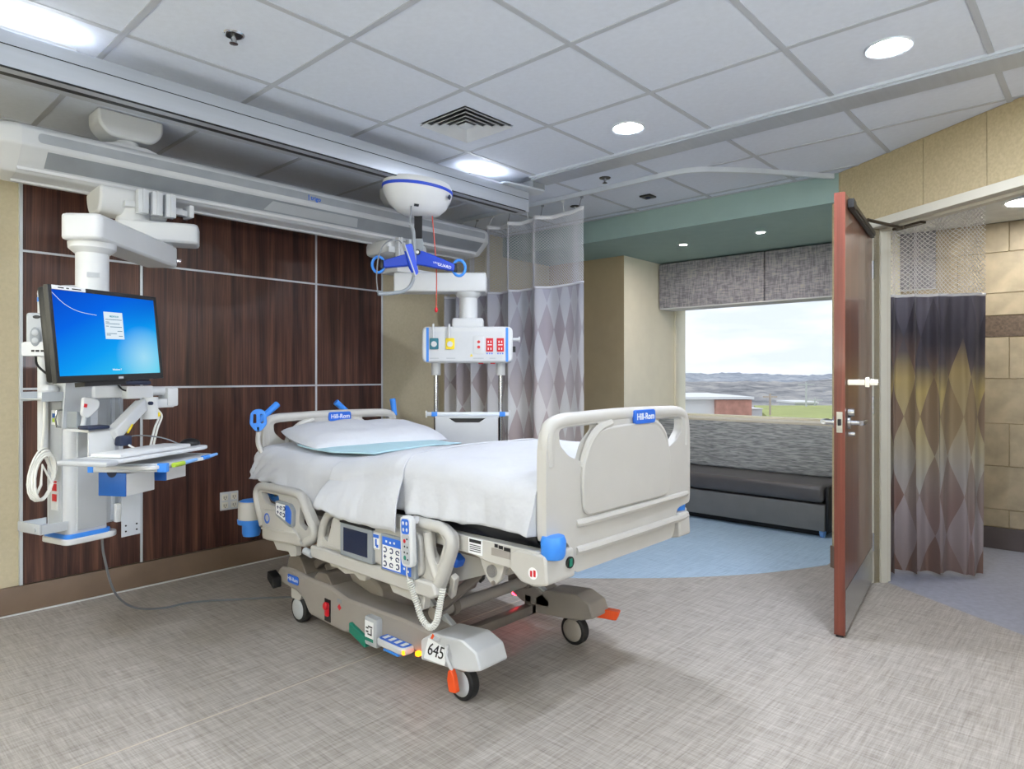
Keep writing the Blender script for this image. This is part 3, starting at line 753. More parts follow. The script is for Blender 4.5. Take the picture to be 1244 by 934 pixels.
# ================================================================ bathroom door, standing open
H0 = Vector((4.445, 1.092)); E_ = Vector((-.9916, -.1292)); Q_ = Vector((-.1292, .9916)); DWD = 1.04
def dp(s_, q, z=None):
    p = H0+E_*s_+Q_*q; return (p.x, p.y) if z is None else (p.x, p.y, z)
def dbox(s0, s1, q0, q1, z0, z1, mb=None):
    mb = mb or MB(); return mb.prism([dp(s0, q0), dp(s1, q0), dp(s1, q1), dp(s0, q1)], 'z', z0, z1)
dr = bpy.data.objects.new('door_1', None); dr.location = dp(0, 0, 0); COL.objects.link(dr); WM[dr.name] = Matrix.Translation(dr.location); dr['kind'] = 'structure'
obj('door_leaf', dbox(.004, DWD-.002, .002, .048, .012, 2.14), M['door_wood'], dr, bev=.001)
obj('edge_band', dbox(DWD-.002, DWD, .001, .049, .012, 2.14), M['door_edge'], dr)
obj('kick_plate', dbox(.01, DWD-.01, -.001, .002, .02, .228), M['steel'], dr)
obj('door_sweep', dbox(.01, DWD-.005, .008, .042, .002, .0125), M['rubber'], dr)
for z in (.25, 1.08, 1.90):
    x, y = dp(.0, .0); obj('hinge', MB().cyl((x, y, z-.055), (x, y, z+.055), .008, n=10), M['steel'], dr)
lk = obj('lock_plate', dbox(DWD-.0005, DWD+.002, .012, .038, .985, 1.085), M['steel'], dr)
obj('latch_bolt', dbox(DWD+.001, DWD+.010, .018, .032, 1.02, 1.05), M['ink_black'], dr)
for q, sg in ((-.002, -1), (.05, 1)):
    x, y = dp(DWD-.075, q)
    mb = MB().cyl(dp(DWD-.075, q, 1.03), dp(DWD-.075, q+sg*.012, 1.03), .031, n=24).cyl(dp(DWD-.075, q, 1.03), dp(DWD-.075, q+sg*.06, 1.03), .013, n=16)
    obj('rosette', mb, M['steel'], dr)
    mb = MB().tube(spline([dp(DWD-.06, q+sg*.058, 1.03), dp(DWD-.085, q+sg*.064, 1.03), dp(DWD-.15, q+sg*.064, 1.03), dp(DWD-.20, q+sg*.06, 1.028)], 5), .0125, 10)
    obj('lever_handle', mb, M['steel'], dr)
    if sg < 0:
        obj('thumb_turn', MB().cyl(dp(DWD-.075, q, 1.08), dp(DWD-.075, q-.028, 1.08), .02, n=18).cyl(dp(DWD-.075, q, .975), dp(DWD-.075, q-.03, .975), .012, n=14), M['steel'], dr)
# occupied-indicator / pull rail on the room side of the leaf
pr_ = MB(); dbox(DWD-.055, DWD-.047, -.135, .0, 1.212, 1.242, pr_); dbox(DWD-.060, DWD-.040, -.100, -.078, 1.203, 1.252, pr_)
obj('pull_bar', pr_, M['chrome'], dr, bev=.002)
cl = thing('door_closer', dp(.35, -.03, 2.03), 'dark bronze closer arm at the top of the open brown door', 'door closer')
M['bronze'] = mat('dark_bronze_metal', (70, 60, 48), .4, metal=.5)
obj('slide_track', dbox(.10, .95, -.026, -.0015, 2.088, 2.112), M['bronze'], cl, bev=.003)
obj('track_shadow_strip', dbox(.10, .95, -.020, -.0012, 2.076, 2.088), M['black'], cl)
obj('track_end', dbox(.90, .98, -.030, -.0015, 2.074, 2.118), M['black'], cl, bev=.003)
xx = wp(T0+.17, -.055)
obj('closer_arm', MB().tube([dp(.46, -.028, 2.112), (xx[0], xx[1], 2.120)], .010, 8), M['bronze'], cl)
obj('arm_joint', MB().box((xx[0], xx[1], 2.124), (.03, .03, .016)), M['bronze'], cl)
obj('arm_shoe', MB().prism(wq(T0+.10, T0+.30, -.09, -.05), 'z', 2.12, 2.1335), M['bronze'], cl)
# wall outlet
t = thing('wall_outlet', (1.953, YW-.03, .38), 'white four-gang outlet plate on the dark wood panelling', 'outlet')
obj('cover_plate', MB().bx(1.893, 2.013, YW-.031, YW-.021, .381, .499, .003), M['white'], t)
for i in range(2):
    for j in range(2):
        a, c_ = 1.923+.06*i, .414+.052*j
        s_ = obj('socket', MB().bx(a-.02, a+.02, YW-.034, YW-.030, c_-.02, c_+.02, .002), M['outlet'], t)
        obj('slots', MB().bx(a-.009, a-.006, YW-.0355, YW-.0335, c_-.008, c_+.008).bx(a+.006, a+.009, YW-.0355, YW-.0335, c_-.008, c_+.008).cyl((a, YW-.0355, c_-.013), (a, YW-.0335, c_-.013), .003, n=8), M['ink_black'], s_)
# ================================================================ ceiling lift : rail, beam, motor
t = thing('lift_rail', (3.405, .6, ZC-.03), 'long aluminium lift rail set in the ceiling, running toward the doorway', 'rail')
obj('rail_body', MB().bx(RX0+.004, RX1-.016, YB, 2.86, ZC-.022, ZC+.02), M['alu'], t, bev=.002)
obj('edge_lip', MB().bx(RX0-.012, RX0+.004, YB, 2.86, ZC-.012, ZC+.012), M['alu_light'], t)
obj('slot', MB().bx(RX1-.016, RX1-.002, YB, 2.86, ZC-.012, ZC+.008), M['black'], t)
BY0, BY1, BZ0, BZ1, BX1 = 2.94, 3.07, 2.365, 2.502, 3.39
t = thing('lift_beam', (1.2, 3.0, BZ0), 'grooved aluminium lift beam crossing under the ceiling above the bed', 'beam')
obj('beam_body', MB().prism(rpoly([(BY0, BZ0), (BY1, BZ0), (BY1, BZ1), (BY0, BZ1)], .006), 'x', XL, BX1), M['alu'], t, bev=.0015)
obj('groove', MB().bx(XL, BX1-.004, BY0-.0012, BY0+.002, 2.447, 2.4505), M['black'], t)
obj('bottom_slot', MB().bx(XL, BX1-.035, BY0-.0015, BY0+.004, BZ0-.001, BZ0+.005).bx(XL, BX1-.05, 2.99, 3.02, BZ0-.001, BZ0+.002), M['black'], t)
obj('carriage_plate', MB().prism(rpoly([(3.12, 2.90), (3.46, 2.85), (3.50, 2.95), (3.40, 3.08), (3.12, 3.08)], .03), 'z', BZ1, BZ1+.012), M['alu_light'], t, bev=.002)
obj('carriage_block', MB().bx(3.34, 3.46, 2.86, 3.04, BZ1+.012, ZC-.015), M['grey'], t)
obj('carriage_block', MB().bx(-.4, -.28, 2.9, 3.04, BZ1+.012, ZC-.004), M['grey'], t)
for x in (.62, 2.98):
    f_ = obj('uplight', MB().bx(x-.13, x+.13, 2.95, 3.0, BZ1, BZ1+.012), M['white_metal'], t)
    obj('lens', MB().bx(x-.12, x+.12, 2.955, 2.995, BZ1+.0115, BZ1+.0135), M['uplens'], f_)
LX, LY = 2.476, 3.0
t = thing('patient_lift', (LX, LY, 2.18), 'white oval patient lift motor with blue stripe and blue spreader bar above the bed', 'patient lift')
prof = [(0, 2.186), (.45, 2.19), (.62, 2.205), (.82, 2.245), (.95, 2.295), (1.0, 2.335), (.985, 2.36), (.93, 2.378), (.7, 2.386), (0, 2.387)]
def oval(prof_, a, b):
    mb = MB(); mb.lathe(prof_, (0, 0, 0), n=48)
    for v in mb.bm.verts:
        c_ = (abs(v.co.x)**2+abs(v.co.y)**2)**.5 or 1
        v.co = Vector((LX+v.co.x*a, LY+v.co.y*b, v.co.z))
    return mb
obj('housing', oval(prof, .23, .155), M['white'], t)
obj('blue_stripe', oval([(.996, 2.326), (1.008, 2.330), (1.01, 2.337), (1.004, 2.343), (.985, 2.345)], .23, .155), M['deep_blue'], t)
obj('display', MB(frame((LX+.118, LY-.139, 2.295), (.55, -.75, -.38))).box((0, 0, 0), (.042, .022, .008), None, .003), M['navy'], t)
obj('connector', MB(frame((LX-.10, LY-.105, 2.215), (-.25, -.6, -.75))).box((0, 0, .002), (.026, .012, .008)), M['black'], t)
obj('strap', MB().box((LX, LY, 2.11), (.046, .006, .19), yaw(-.83)), M['strap'], t)
obj('buckle', MB().box((LX, LY, 2.012), (.054, .022, .085), yaw(-.83), .004), M['grey'], t)
SB = Matrix(((.6743, .7385, 0, LX), (-.7385, .6743, 0, LY), (0, 0, 1, 0), (0, 0, 0, 1)))     # bar frame : x along the bar
bar = rpoly([(-.20, 1.928), (-.06, 1.968), (-.022, 1.984), (.026, 1.982), (.07, 1.966), (.216, 1.905), (.212, 1.864), (.10, 1.883), (.01, 1.902), (-.07, 1.895), (-.20, 1.884)], .012)
obj('spreader_bar', MB(SB).prism(bar, 'y', -.02, .02), M['deep_blue'], t, bev=.006)
obj('pivot', MB(SB).cyl((0, -.03, 1.972), (0, .03, 1.972), .016), M['black'], t)
obj('pivot_cap', MB(SB).cyl((0, -.033, 1.972), (0, -.029, 1.972), .010), M['chrome'], t)
for cx_, cz, sg in ((-.232, 1.905, -1), (.238, 1.885, 1)):
    pts = [(cx_+.036*math.cos(a)*sg, 0, cz+.046*math.sin(a)) for a in [math.radians(q) for q in range(-165, 166, 22)]]
    obj('sling_hook', MB(SB).tube(pts, .0085, 8), M['blue'], t)
    obj('end_clip', MB(SB).box((cx_-sg*.022, 0, cz), (.02, .034, .05), None, .004), M['black'], t)
text('maker_name', 'GUARD', .017, SB @ frame((.155, -.0206, 1.893), (0, -1, 0), roll=-.27), M['paper'], t, bold=.01)
text('maker_name', 'LIKO', .010, SB @ frame((.105, -.0206, 1.912), (0, -1, 0), roll=-.27), M['paper'], t)
obj('pull_cord', MB().tube(spline([(2.539, 2.95, 2.20), (2.548, 2.935, 2.0), (2.556, 2.93, 1.85), (2.566, 2.945, 1.66)], 5), .0035, 6), M['cord_red'], t)
obj('cord_knob', MB().ball((2.567, 2.945, 1.645), (.010, .010, .016), 12), M['red'], t)
# looped grey hand-control tube
hc = thing('hand_control', (2.33, 2.9, 1.70), 'grey looped lift hand control hanging beside the blue spreader bar', 'hand control')
obj('hanging_lead', MB().tube(spline([(2.36, 2.92, 2.21), (2.345, 2.905, 2.16), (2.335, 2.90, 2.11), (2.338, 2.90, 2.09)], 4), .004, 6), M['cable_grey'], hc)
obj('grey_tube', MB().tube(spline([(2.338, 2.90, 2.10), (2.35, 2.89, 2.06), (2.352, 2.885, 1.95), (2.352, 2.885, 1.83), (2.335, 2.89, 1.765), (2.29, 2.90, 1.725), (2.22, 2.93, 1.708), (2.155, 2.95, 1.702)], 6), .0105, 8), M['grey'], hc)
obj('thin_lead', MB().tube(spline([(2.155, 2.95, 1.70), (2.15, 2.955, 1.80), (2.165, 2.95, 1.92), (2.20, 2.93, 1.985), (2.255, 2.905, 2.0), (2.285, 2.89, 1.97)], 6), .0035, 6), M['cable_grey'], hc)
ha = frame((2.308, 2.86, 1.905), (-.1, -1, 0), roll=.30)
obj('handset', MB(ha).prism(rpoly([(-.026, .075), (.026, .075), (.02, -.09), (-.005, -.10), (-.024, -.05)], .012), 'z', -.012, .012), M['deep_blue'], hc, bev=.004)
obj('handset_edge', MB(ha).prism(rpoly([(-.030, .085), (-.024, .085), (-.002, -.105), (-.010, -.105)], .002), 'z', -.013, .014), M['light_grey'], hc)
# ================================================================ service boom under the ceiling
t = thing('service_boom', (2.1, 3.75, 2.18), 'long white horizontal medical service boom hung below the ceiling', 'service boom')
bo = [(3.60, 2.385), (3.575, 2.362), (3.575, 2.288), (3.674, 2.205), (3.70, 2.185), (3.86, 2.175), (3.93, 2.20), (3.98, 2.26), (3.98, 2.36), (3.95, 2.385)]
BX0_, BX1_ = .70, 3.60
obj('housing', MB().prism(rpoly(bo, .010), 'x', BX0_, BX1_), M['white_metal'], t, bev=.002)
def cap(x0, x1):
    N = 7; rows = []; cy, cz = 3.76, 2.28; out = rpoly(bo, .012)
    for i in range(N+1):
        u = i/N; k_ = math.sqrt(max(0, 1-(u*.88)**2)) if i else 1
        k_ = 1-(1-k_)*.5
        rows.append([(x0+(x1-x0)*u, cy+(p[0]-cy)*k_, cz+(p[1]-cz)*k_) for p in out+[out[0]]])
    mb = MB().grid(rows); bmesh.ops.holes_fill(mb.bm, edges=mb.bm.edges[:]); bmesh.ops.recalc_face_normals(mb.bm, faces=mb.bm.faces[:]); return mb
obj('end_cap', cap(BX0_+.001, .575), M['white'], t); obj('end_cap', cap(BX1_-.001, 3.69), M['white'], t)
M['strip'] = mat('light_grey_strip', (160, 165, 173), .4)
obj('front_strip', MB().prism(rpoly([(.76, 2.306), (3.61, 2.306), (3.61, 2.350), (.76, 2.350)], .02), 'y', 3.5735, 3.577), M['strip'], t)
cn = Vector((0, -.083, -.099)).normalized()
CF = frame((0, 3.6245, 2.2465), (0, cn.y, cn.z), up=(0, 0, 1))
pl_ = MB(CF).prism([(.80, -.046), (3.60, -.046), (3.60, .046), (.80, .046)], 'z', -.002, .0022)
obj('underside_panel', pl_, mat('grey_boom_panel', (140, 145, 152), .45), t)
pl_ = MB(CF).prism(rpoly([(1.86, -.034), (2.50, -.034), (2.47, .034), (1.89, .034)], .004), 'z', .002, .005)
obj('reading_light', pl_, M['light_grey'], t, bev=.001)
obj('rail_lip', MB().bx(BX0_, BX1_, 3.669, 3.678, 2.196, 2.210).bx(BX0_, BX1_, 3.80, 3.808, 2.168, 2.182), M['white'], t)
text('maker_name', 'trigo', .026, frame((2.155, 3.5733, 2.326), (0, -1, 0)), M['ink_blue'], t, bold=.04)
obj('name_mark', MB().bx(2.105, 2.110, 3.572, 3.5735, 2.310, 2.342), M['ink_blue'], t)
for x in (1.17, 2.95):
    mb = MB().prism(rpoly([(x-.15, ZC), (x-.15, 2.50), (x-.10, 2.445), (x+.10, 2.445), (x+.15, 2.50), (x+.15, ZC)], [0, .03, .03, .03, .03, 0]), 'y', 3.66, 3.82)
    obj('ceiling_cover', mb, M['white'], t, bev=.012)
    obj('drop_column', MB().cyl((x, 3.74, 2.37), (x, 3.74, 2.46), .055), M['white'], t)
    obj('saddle', MB().prism(rpoly([(x-.15, 2.375), (x-.15, 2.395), (x-.07, 2.42), (x+.07, 2.42), (x+.15, 2.395), (x+.15, 2.375)], .01), 'y', 3.66, 3.84), M['white'], t, bev=.004)
    obj('cover_plate', MB().bx(x-.24, x+.24, 3.63, 3.9, 2.380, 2.389), M['white_metal'], t, bev=.002)
# ================================================================ pendant arms
def arm(name, a, b, w_, z0, z1, m, parent, ext=.07):
    a = Vector((a[0], a[1])); b = Vector((b[0], b[1])); d = (b-a).normalized(); n_ = Vector((-d.y, d.x))
    a2 = a-d*ext; b2 = b+d*ext; h = w_/2
    pts = [tuple(p) for p in (a2+n_*h, a2-n_*h, b2-n_*h, b2+n_*h)]
    return obj(name, MB().prism(rpoly(pts, w_*.22), 'z', z0, z1), m, parent, bev=.012)
# ---------------- left : workstation pendant
K = Vector((.777, 3.183)); E1 = Vector((.965, .268)).normalized(); N1 = Vector((.268, -.965)).normalized()
def L(a, b, z):
    p = K+E1*a+N1*b; return (p.x, p.y, z)
LF = Matrix(((E1.x, -N1.x, 0, K.x), (E1.y, -N1.y, 0, K.y), (0, 0, 1, 0), (0, 0, 0, 1)))   # local x right, y back, z up
t = thing('workstation_pendant', (.87, 3.29, .57), 'white equipment pendant tower hung from the boom left of the bed', 'pendant')
obj('boom_trolley', MB().prism(rpoly([(3.62, 2.19), (3.86, 2.178), (3.84, 2.10), (3.80, 2.06), (3.66, 2.06), (3.63, 2.11)], .03), 'x', 1.02, 1.34), M['white'], t, bev=.012)
obj('boom_neck', MB().lathe([(0, 2.03), (.085, 2.03), (.075, 2.06), (.09, 2.12), (0, 2.12)], (1.19, 3.70, 0)), M['white'], t)
for x in (1.19, 1.255, 1.32):
    obj('clamp_plate', MB().bx(x-.024, x+.024, 3.555, 3.60, 2.065, 2.182, .004).bx(x-.005, x+.005, 3.548, 3.56, 2.065, 2.182), M['white_metal'], t)
obj('clamp_bar', MB().bx(1.12, 1.43, 3.60, 3.64, 2.095, 2.125, .004).bx(1.415, 1.44, 3.57, 3.66, 2.085, 2.15, .006), M['white_metal'], t)
arm('upper_arm', (1.19, 3.70), (1.40, 3.60), .17, 1.938, 2.04, M['white'], t)
obj('arm_joint', MB().cyl((1.30, 3.65, 1.92), (1.30, 3.65, 1.945), .06), M['light_grey'], t)
arm('lower_arm', (.865, 3.19), (1.255, 3.60), .165, 1.818, 1.925, M['white'], t, .09)
obj('post_flange', MB().lathe([(0, 1.775), (.066, 1.775), (.088, 1.795), (.09, 1.819), (0, 1.819)], (.875, 3.215, 0)), M['white'], t)
obj('post', MB().cyl((.875, 3.215, 1.60), (.875, 3.215, 1.78), .062, n=32), M['white'], t)
obj('post_label', MB(frame((.861, 3.1525, 1.68), (-.22, -.97, 0))).box((0, 0, 0), (.045, .02, .002)), M['light_grey'], t)
twr = rpoly([(0, 0), (.165, 0), (.165, .165), (0, .165)], [.03, .012, .03, .03])
obj('tower_body', MB(LF).prism(twr, 'z', .60, 1.60), M['white_metal'], t, bev=.003)
obj('tower_body_back', MB(LF).prism(rpoly([(.163, .012), (.235, .012), (.235, .165), (.163, .165)], .01), 'z', .62, 1.58), M['light_grey'], t, bev=.003)
obj('front_cover', MB(LF).prism(rpoly([(.035, -.006), (.158, -.006), (.158, .004), (.035, .004)], .004), 'z', .615, 1.2), M['light_grey'], t, bev=.002)
obj('side_cover', MB(LF).bx(-.004, .002, .035, .13, .63, 1.19), M['light_grey'], t)
obj('side_rail', MB(LF).bx(.185, .20, .004, .014, .63, 1.20).bx(.222, .236, .004, .014, .63, 1.20), M['alu_light'], t)
obj('base_plate', MB(LF).prism(rpoly([(-.012, -.014), (.18, -.016), (.215, .01), (.22, .17), (-.012, .18)], .03), 'z', .560, .585), M['white'], t, bev=.005)
obj('blue_band', MB(LF).prism(rpoly([(-.008, -.010), (.18, -.010), (.19, .17), (-.008, .174)], .03), 'z', .585, .603), M['blue'], t, bev=.002)
obj('top_cap', MB(LF).lathe([(0, 1.645), (.07, 1.64), (.125, 1.622), (.15, 1.60), (0, 1.60)], (.10, .09, 0)), M['white'], t)
obj('left_pole', MB(LF).cyl((-.03, .12, .95), (-.03, .12, 1.60), .019, n=16).ball((-.03, .12, 1.60), (.02, .02, .03), 16), M['white'], t)
obj('pole_ring', MB(LF).cyl((-.03, .12, 1.565), (-.03, .12, 1.583), .0205, n=16), M['blue'], t)
o = obj('power_outlet', MB(LF).bx(-.007, -.003, .055, .105, .70, .825), M['white'], t)
for z in (.752, .795): obj('red_socket', MB(LF).box((-.0075, .08, z), (.004, .030, .030), None, .0015), M['red'], o)
obj('red_strip', MB(LF).box((-.0075, .08, .818), (.003, .03, .009)), M['red'], o)
o = obj('status_label', MB(LF).bx(-.006, -.003, .06, .105, 1.055, 1.115), M['paper'], t)
obj('green_field', MB(LF).bx(-.0065, -.0055, .068, .098, 1.066, 1.082), M['lime'], o); obj('blue_field', MB(LF).bx(-.0065, -.0055, .068, .098, 1.084, 1.102), M['bin_blue'], o)
for b_ in (.025, .135):
    obj('grab_handle', MB(LF).tube([(0, b_, 1.045), (-.028, b_, 1.05), (-.034, b_, 1.08), (-.028, b_, 1.115), (0, b_, 1.12)], .004, 6), M['steel'], t)
def shelf(z, a0):
    mb = MB(LF); mb.bx(a0, .0, .0, .15, z-.022, z-.018).bx(a0, 0, -.003, .0, z-.03, z+.008).bx(a0, 0, .15, .153, z-.03, z+.008)
    return obj('side_bracket', mb, M['alu_light'], t, bev=.001)
shelf(1.185, -.10); shelf(.655, -.105)
obj('bracket_end', MB(LF).bx(-.108, -.098, -.004, .154, .626, .666, .002).cyl((-.112, .03, .645), (-.097, .03, .645), .009, n=12), M['light_grey'], t)
obj('bottle_holder', MB(LF).lathe([(.0, 1.19), (.035, 1.19), (.038, 1.20), (.026, 1.222), (0, 1.222)], (-.035, .07, 0)), M['white'], t)
# instrument plate, holder, arm, trays
obj('front_plate', MB(LF).prism(rpoly([(-.065, 1.045), (.075, 1.045), (.075, 1.235), (-.052, 1.235)], .012), 'y', -.08, -.072), M['light_grey'], t, bev=.001)
obj('plate_bracket', MB(LF).bx(.0, .06, -.073, .0, 1.10, 1.14), M['grey'], t)
obj('cup_holder', MB(LF).prism(rpoly([(-.05, 1.052), (.005, 1.052), (.005, 1.10), (-.05, 1.118)], .004), 'y', -.15, -.08), M['grey'], t, bev=.003)
obj('equipment_arm', MB(LF).tube([(.02, -.262, 1.022), (.235, -.13, 1.135)], [.034, .034], 4), M['white'], t, bev=.006)
obj('arm_knob', MB(LF).cyl((.245, -.18, 1.14), (.245, -.165, 1.14), .008, n=12), M['navy'], t)
obj('yellow_mark', MB(LF).tube([(.075, -.278, 1.03), (.115, -.245, 1.058)], .004, 6), M['yellow'], t)
obj('blue_joint', MB(LF).box((.055, -.28, 1.0), (.05, .04, .04), None, .006), M['navy'], t)
obj('arm_joint', MB(LF).cyl((.265, -.14, 1.07), (.265, -.14, 1.165), .032, n=20), M['white'], t)
obj('swing_arm', MB(LF).bx(.165, .285, -.135, -.07, 1.160, 1.215, .006).bx(.05, .20, -.10, -.04, 1.165, 1.215, .006), M['white'], t)
obj('swing_arm', MB(LF).bx(.27, .40, -.12, -.06, 1.115, 1.155, .006).bx(.36, .415, -.125, -.055, 1.12, 1.205, .008).cyl((.29, -.09, 1.19), (.40, -.09, 1.19), .02, n=16), M['white'], t)
obj('hose_clip', MB(LF).box((.285, -.155, 1.088), (.026, .02, .022), None, .006), M['yellow'], t)
for q in (0, .014):
    obj('arm_cable', MB(LF).tube(spline([(.275+q, -.155, 1.11), (.292+q, -.16, 1.08), (.265+q, -.17, 1.03), (.225+q, -.20, .96), (.21+q, -.215, .945)], 5), .0045, 6), M['cable_white'], t)
obj('white_cable', MB(LF).tube(spline([(.045, -.285, 1.01), (.075, -.30, .975), (.12, -.31, .955), (.16, -.30, .953)], 5), .004, 6), M['cable_white'], t)
obj('grey_cable', MB(LF).tube(spline([(.075, -.24, 1.0), (.15, -.22, 1.01), (.24, -.25, .995), (.30, -.28, .965)], 5), .003, 6), M['cable_grey'], t)
obj('black_cable', MB(LF).tube(spline([(.14, -.10, 1.23), (.155, -.12, 1.20), (.185, -.13, 1.195), (.205, -.12, 1.215), (.205, -.10, 1.24)], 5), .004, 6), M['black'], t)
obj('black_cable', MB(LF).tube(spline([(.01, -.10, 1.065), (-.008, -.15, 1.05), (-.01, -.19, 1.02), (.02, -.21, 1.005)], 5), .004, 6), M['black'], t)
obj('rear_panel', MB(LF).box((.25, -.03, .665), (.085, .004, .225)), M['alu_light'], t)
for a_ in (.225, .275):
    for z in (.575, .60, .74, .765): obj('hole', MB(LF).cyl((a_, -.034, z), (a_, -.031, z), .004, n=8), M['ink_black'], bpy.data.objects['rear_panel'])
obj('tray_bracket', MB(LF).bx(-.07, .03, -.262, -.255, .925, 1.050).bx(-.07, .03, -.262, -.10, 1.040, 1.050), M['white'], t, bev=.001)
obj('lower_bracket', MB(LF).bx(.19, .225, -.02, .0, .62, .70, .003).cyl((.20, -.024, .665), (.20, -.018, .665), .008, n=12), M['white'], t)
# keyboard tray and what is on it
TA = Vector((.775, 2.636)); TD = Vector((.85, .527)).normalized(); TN = Vector((-TD.y, TD.x))
def TQ(s_, q, z): p = TA+TD*s_+TN*q; return (p.x, p.y, z)
TF = Matrix(((TD.x, TN.x, 0, TA.x), (TD.y, TN.y, 0, TA.y), (0, 0, 1, 0), (0, 0, 0, 1)))
kt = thing('keyboard_tray', TQ(.35, .1, .90), 'white keyboard tray with blue end clips on the workstation arm', 'tray')
obj('tray_top', MB(TF).prism(rpoly([(.02, .0), (.52, .0), (.575, .02), (.58, .09), (.50, .20), (.02, .20)], .025), 'z', .940, .954), M['white'], kt, bev=.004)
obj('wrist_rest', MB(TF).bx(-.025, .035, -.004, .205, .936, .956, .008), M['light_grey'], kt)
obj('lower_tray', MB(TF).prism(rpoly([(.17, -.03), (.48, -.03), (.60, .02), (.60, .22), (.15, .22)], .02), 'z', .900, .914), M['white'], kt, bev=.003)
obj('end_rail', MB(TF).prism([(.205, -.02), (.218, -.018), (.163, .215), (.150, .213)], 'z', .888, .920), M['alu_light'], kt, bev=.002)
obj('rail_clip', MB(TF).prism([(.212, -.055), (.235, -.05), (.222, -.018), (.202, -.022)], 'z', .887, .921), M['blue'], kt, bev=.002)
obj('rail_clip', MB(TF).prism([(.148, .213), (.165, .216), (.160, .235), (.143, .232)], 'z', .887, .921), M['blue'], kt, bev=.002)
for a_, q_ in ((.200, .0), (.157, .19)): obj('screw', MB(TF).cyl((a_, q_, .904), (a_+.01, q_, .904), .006, n=10), M['grey'], kt)
kb = obj('keyboard', MB(TF).bx(.08, .47, .03, .16, .955, .970, .004), M['white']); tag(kb, 'flat white keyboard lying on the keyboard tray', 'keyboard')
ms = MB(TF).ball((.535, .085, .956), (.058, .034, .030), 20)
for v in ms.bm.verts: v.co.z = max(v.co.z, .955)
o = obj('computer_mouse', ms, M['black']); tag(o, 'black computer mouse at the right end of the keyboard tray', 'mouse')
for i, (s0, s1, q, z, m1, m2, lb) in enumerate(((.26, .41, -.045, .908, 'lime', 'sky_blue', 'lime and pale blue highlighter at the keyboard tray edge'), (.47, .58, -.02, .910, 'blue', 'sky_blue', 'blue-capped pale marker at the right tray edge'))):
    p = thing('marker_pen', TQ((s0+s1)/2, q, z), lb, 'pen')
    obj('cap', MB(TF).cyl((s0, q-.004, z), ((s0+s1)/2-.01, q, z), .0095, n=12), M[m1], p)
    obj('barrel', MB(TF).cyl(((s0+s1)/2-.012, q, z), (s1, q+.004, z+.004), .0085, .006, n=12), M[m2], p)
def bin_(name, s0, s1, q0, q1, z0, z1, lb):
    b = thing(name, TQ((s0+s1)/2, (q0+q1)/2, z0), lb, 'bin')
    obj('front', MB(TF).bx(s0, s0+.006, q0, q1, z0, z1, .002), M['bin_blue'], b)
    obj('body', MB(TF).bx(s0+.006, s1, q0+.001, q1-.001, z0+.001, z1-.004, .003), M['white'], b)
    obj('finger_notch', MB(TF).cyl((s0-.001, (q0+q1)/2, z1+.004), (s0+.001, (q0+q1)/2, z1+.004), .022, n=16), M['navy'], b)
bin_('storage_bin', .172, .33, .09, .21, .795, .885, 'larger blue-fronted storage bin under the keyboard tray')
bin_('storage_bin', .375, .50, .075, .18, .825, .880, 'smaller blue-fronted storage bin under the tray, the right one')
# scanner paddle, pad, telephone
sc_ = thing('barcode_scanner', L(.05, -.14, 1.06), 'white fan-shaped scanner head standing in the grey holder', 'scanner')
obj('head', MB(LF @ frame((-.03, -.17, 1.120), (0, -1, 0), roll=-.2)).prism(rpoly([(-.012, -.02), (.012, -.03), (.05, .02), (.045, .05), (.0, .055), (-.02, .05)], .018), 'z', -.01, .01), M['white'], sc_, bev=.004)
obj('red_window', MB(LF @ frame((-.03, -.181, 1.120), (0, -1, 0), roll=-.2)).box((-.008, .02, 0), (.012, .014, .002)), M['red'], sc_)
obj('stem', MB(LF).cyl((-.035, -.165, 1.06), (-.03, -.168, 1.10), .010, n=12), M['light_grey'], sc_)
o = obj('card_reader', MB(LF).bx(-.085, .0, -.285, -.215, 1.052, 1.066, .005), M['navy']); tag(o, 'small dark flat card reader on the white bracket', 'card reader')
ph = thing('desk_phone', L(.25, -.14, 1.21), 'dark blue telephone lying on the upper swing arm beside the monitor', 'phone')
obj('base', MB(LF).box((.22, -.10, 1.228), (.11, .07, .018), None, .006), M['navy'], ph)
obj('handset', MB(LF).box((.215, -.10, 1.246), (.13, .035, .016), Matrix.Rotation(.08, 3, 'Y'), .006), M['black'], ph)
# coiled white cable on the tower
cb = []
import random as _r
for k_ in range(4):
    for a in range(0, 360, 20):
        aa = math.radians(a); cb.append((-.075+.002*k_+.045*math.cos(aa)*(1-.06*k_)+.012*math.sin(aa), .05+.006*math.sin(aa*2+k_)-.006*k_, .86+.105*math.sin(aa)*(1-.05*k_)-.004*k_))
o = obj('coiled_cable', MB(LF).tube([(-.06, .05, 1.16), (-.062, .05, 1.05), (-.072, .05, .96)]+cb+[(-.08, .03, .90), (-.085, .03, .82), (-.10, .04, .775)], .0052, 6), M['cable_white']); tag(o, 'coil of white cable hanging at the left side of the tower', 'cable')
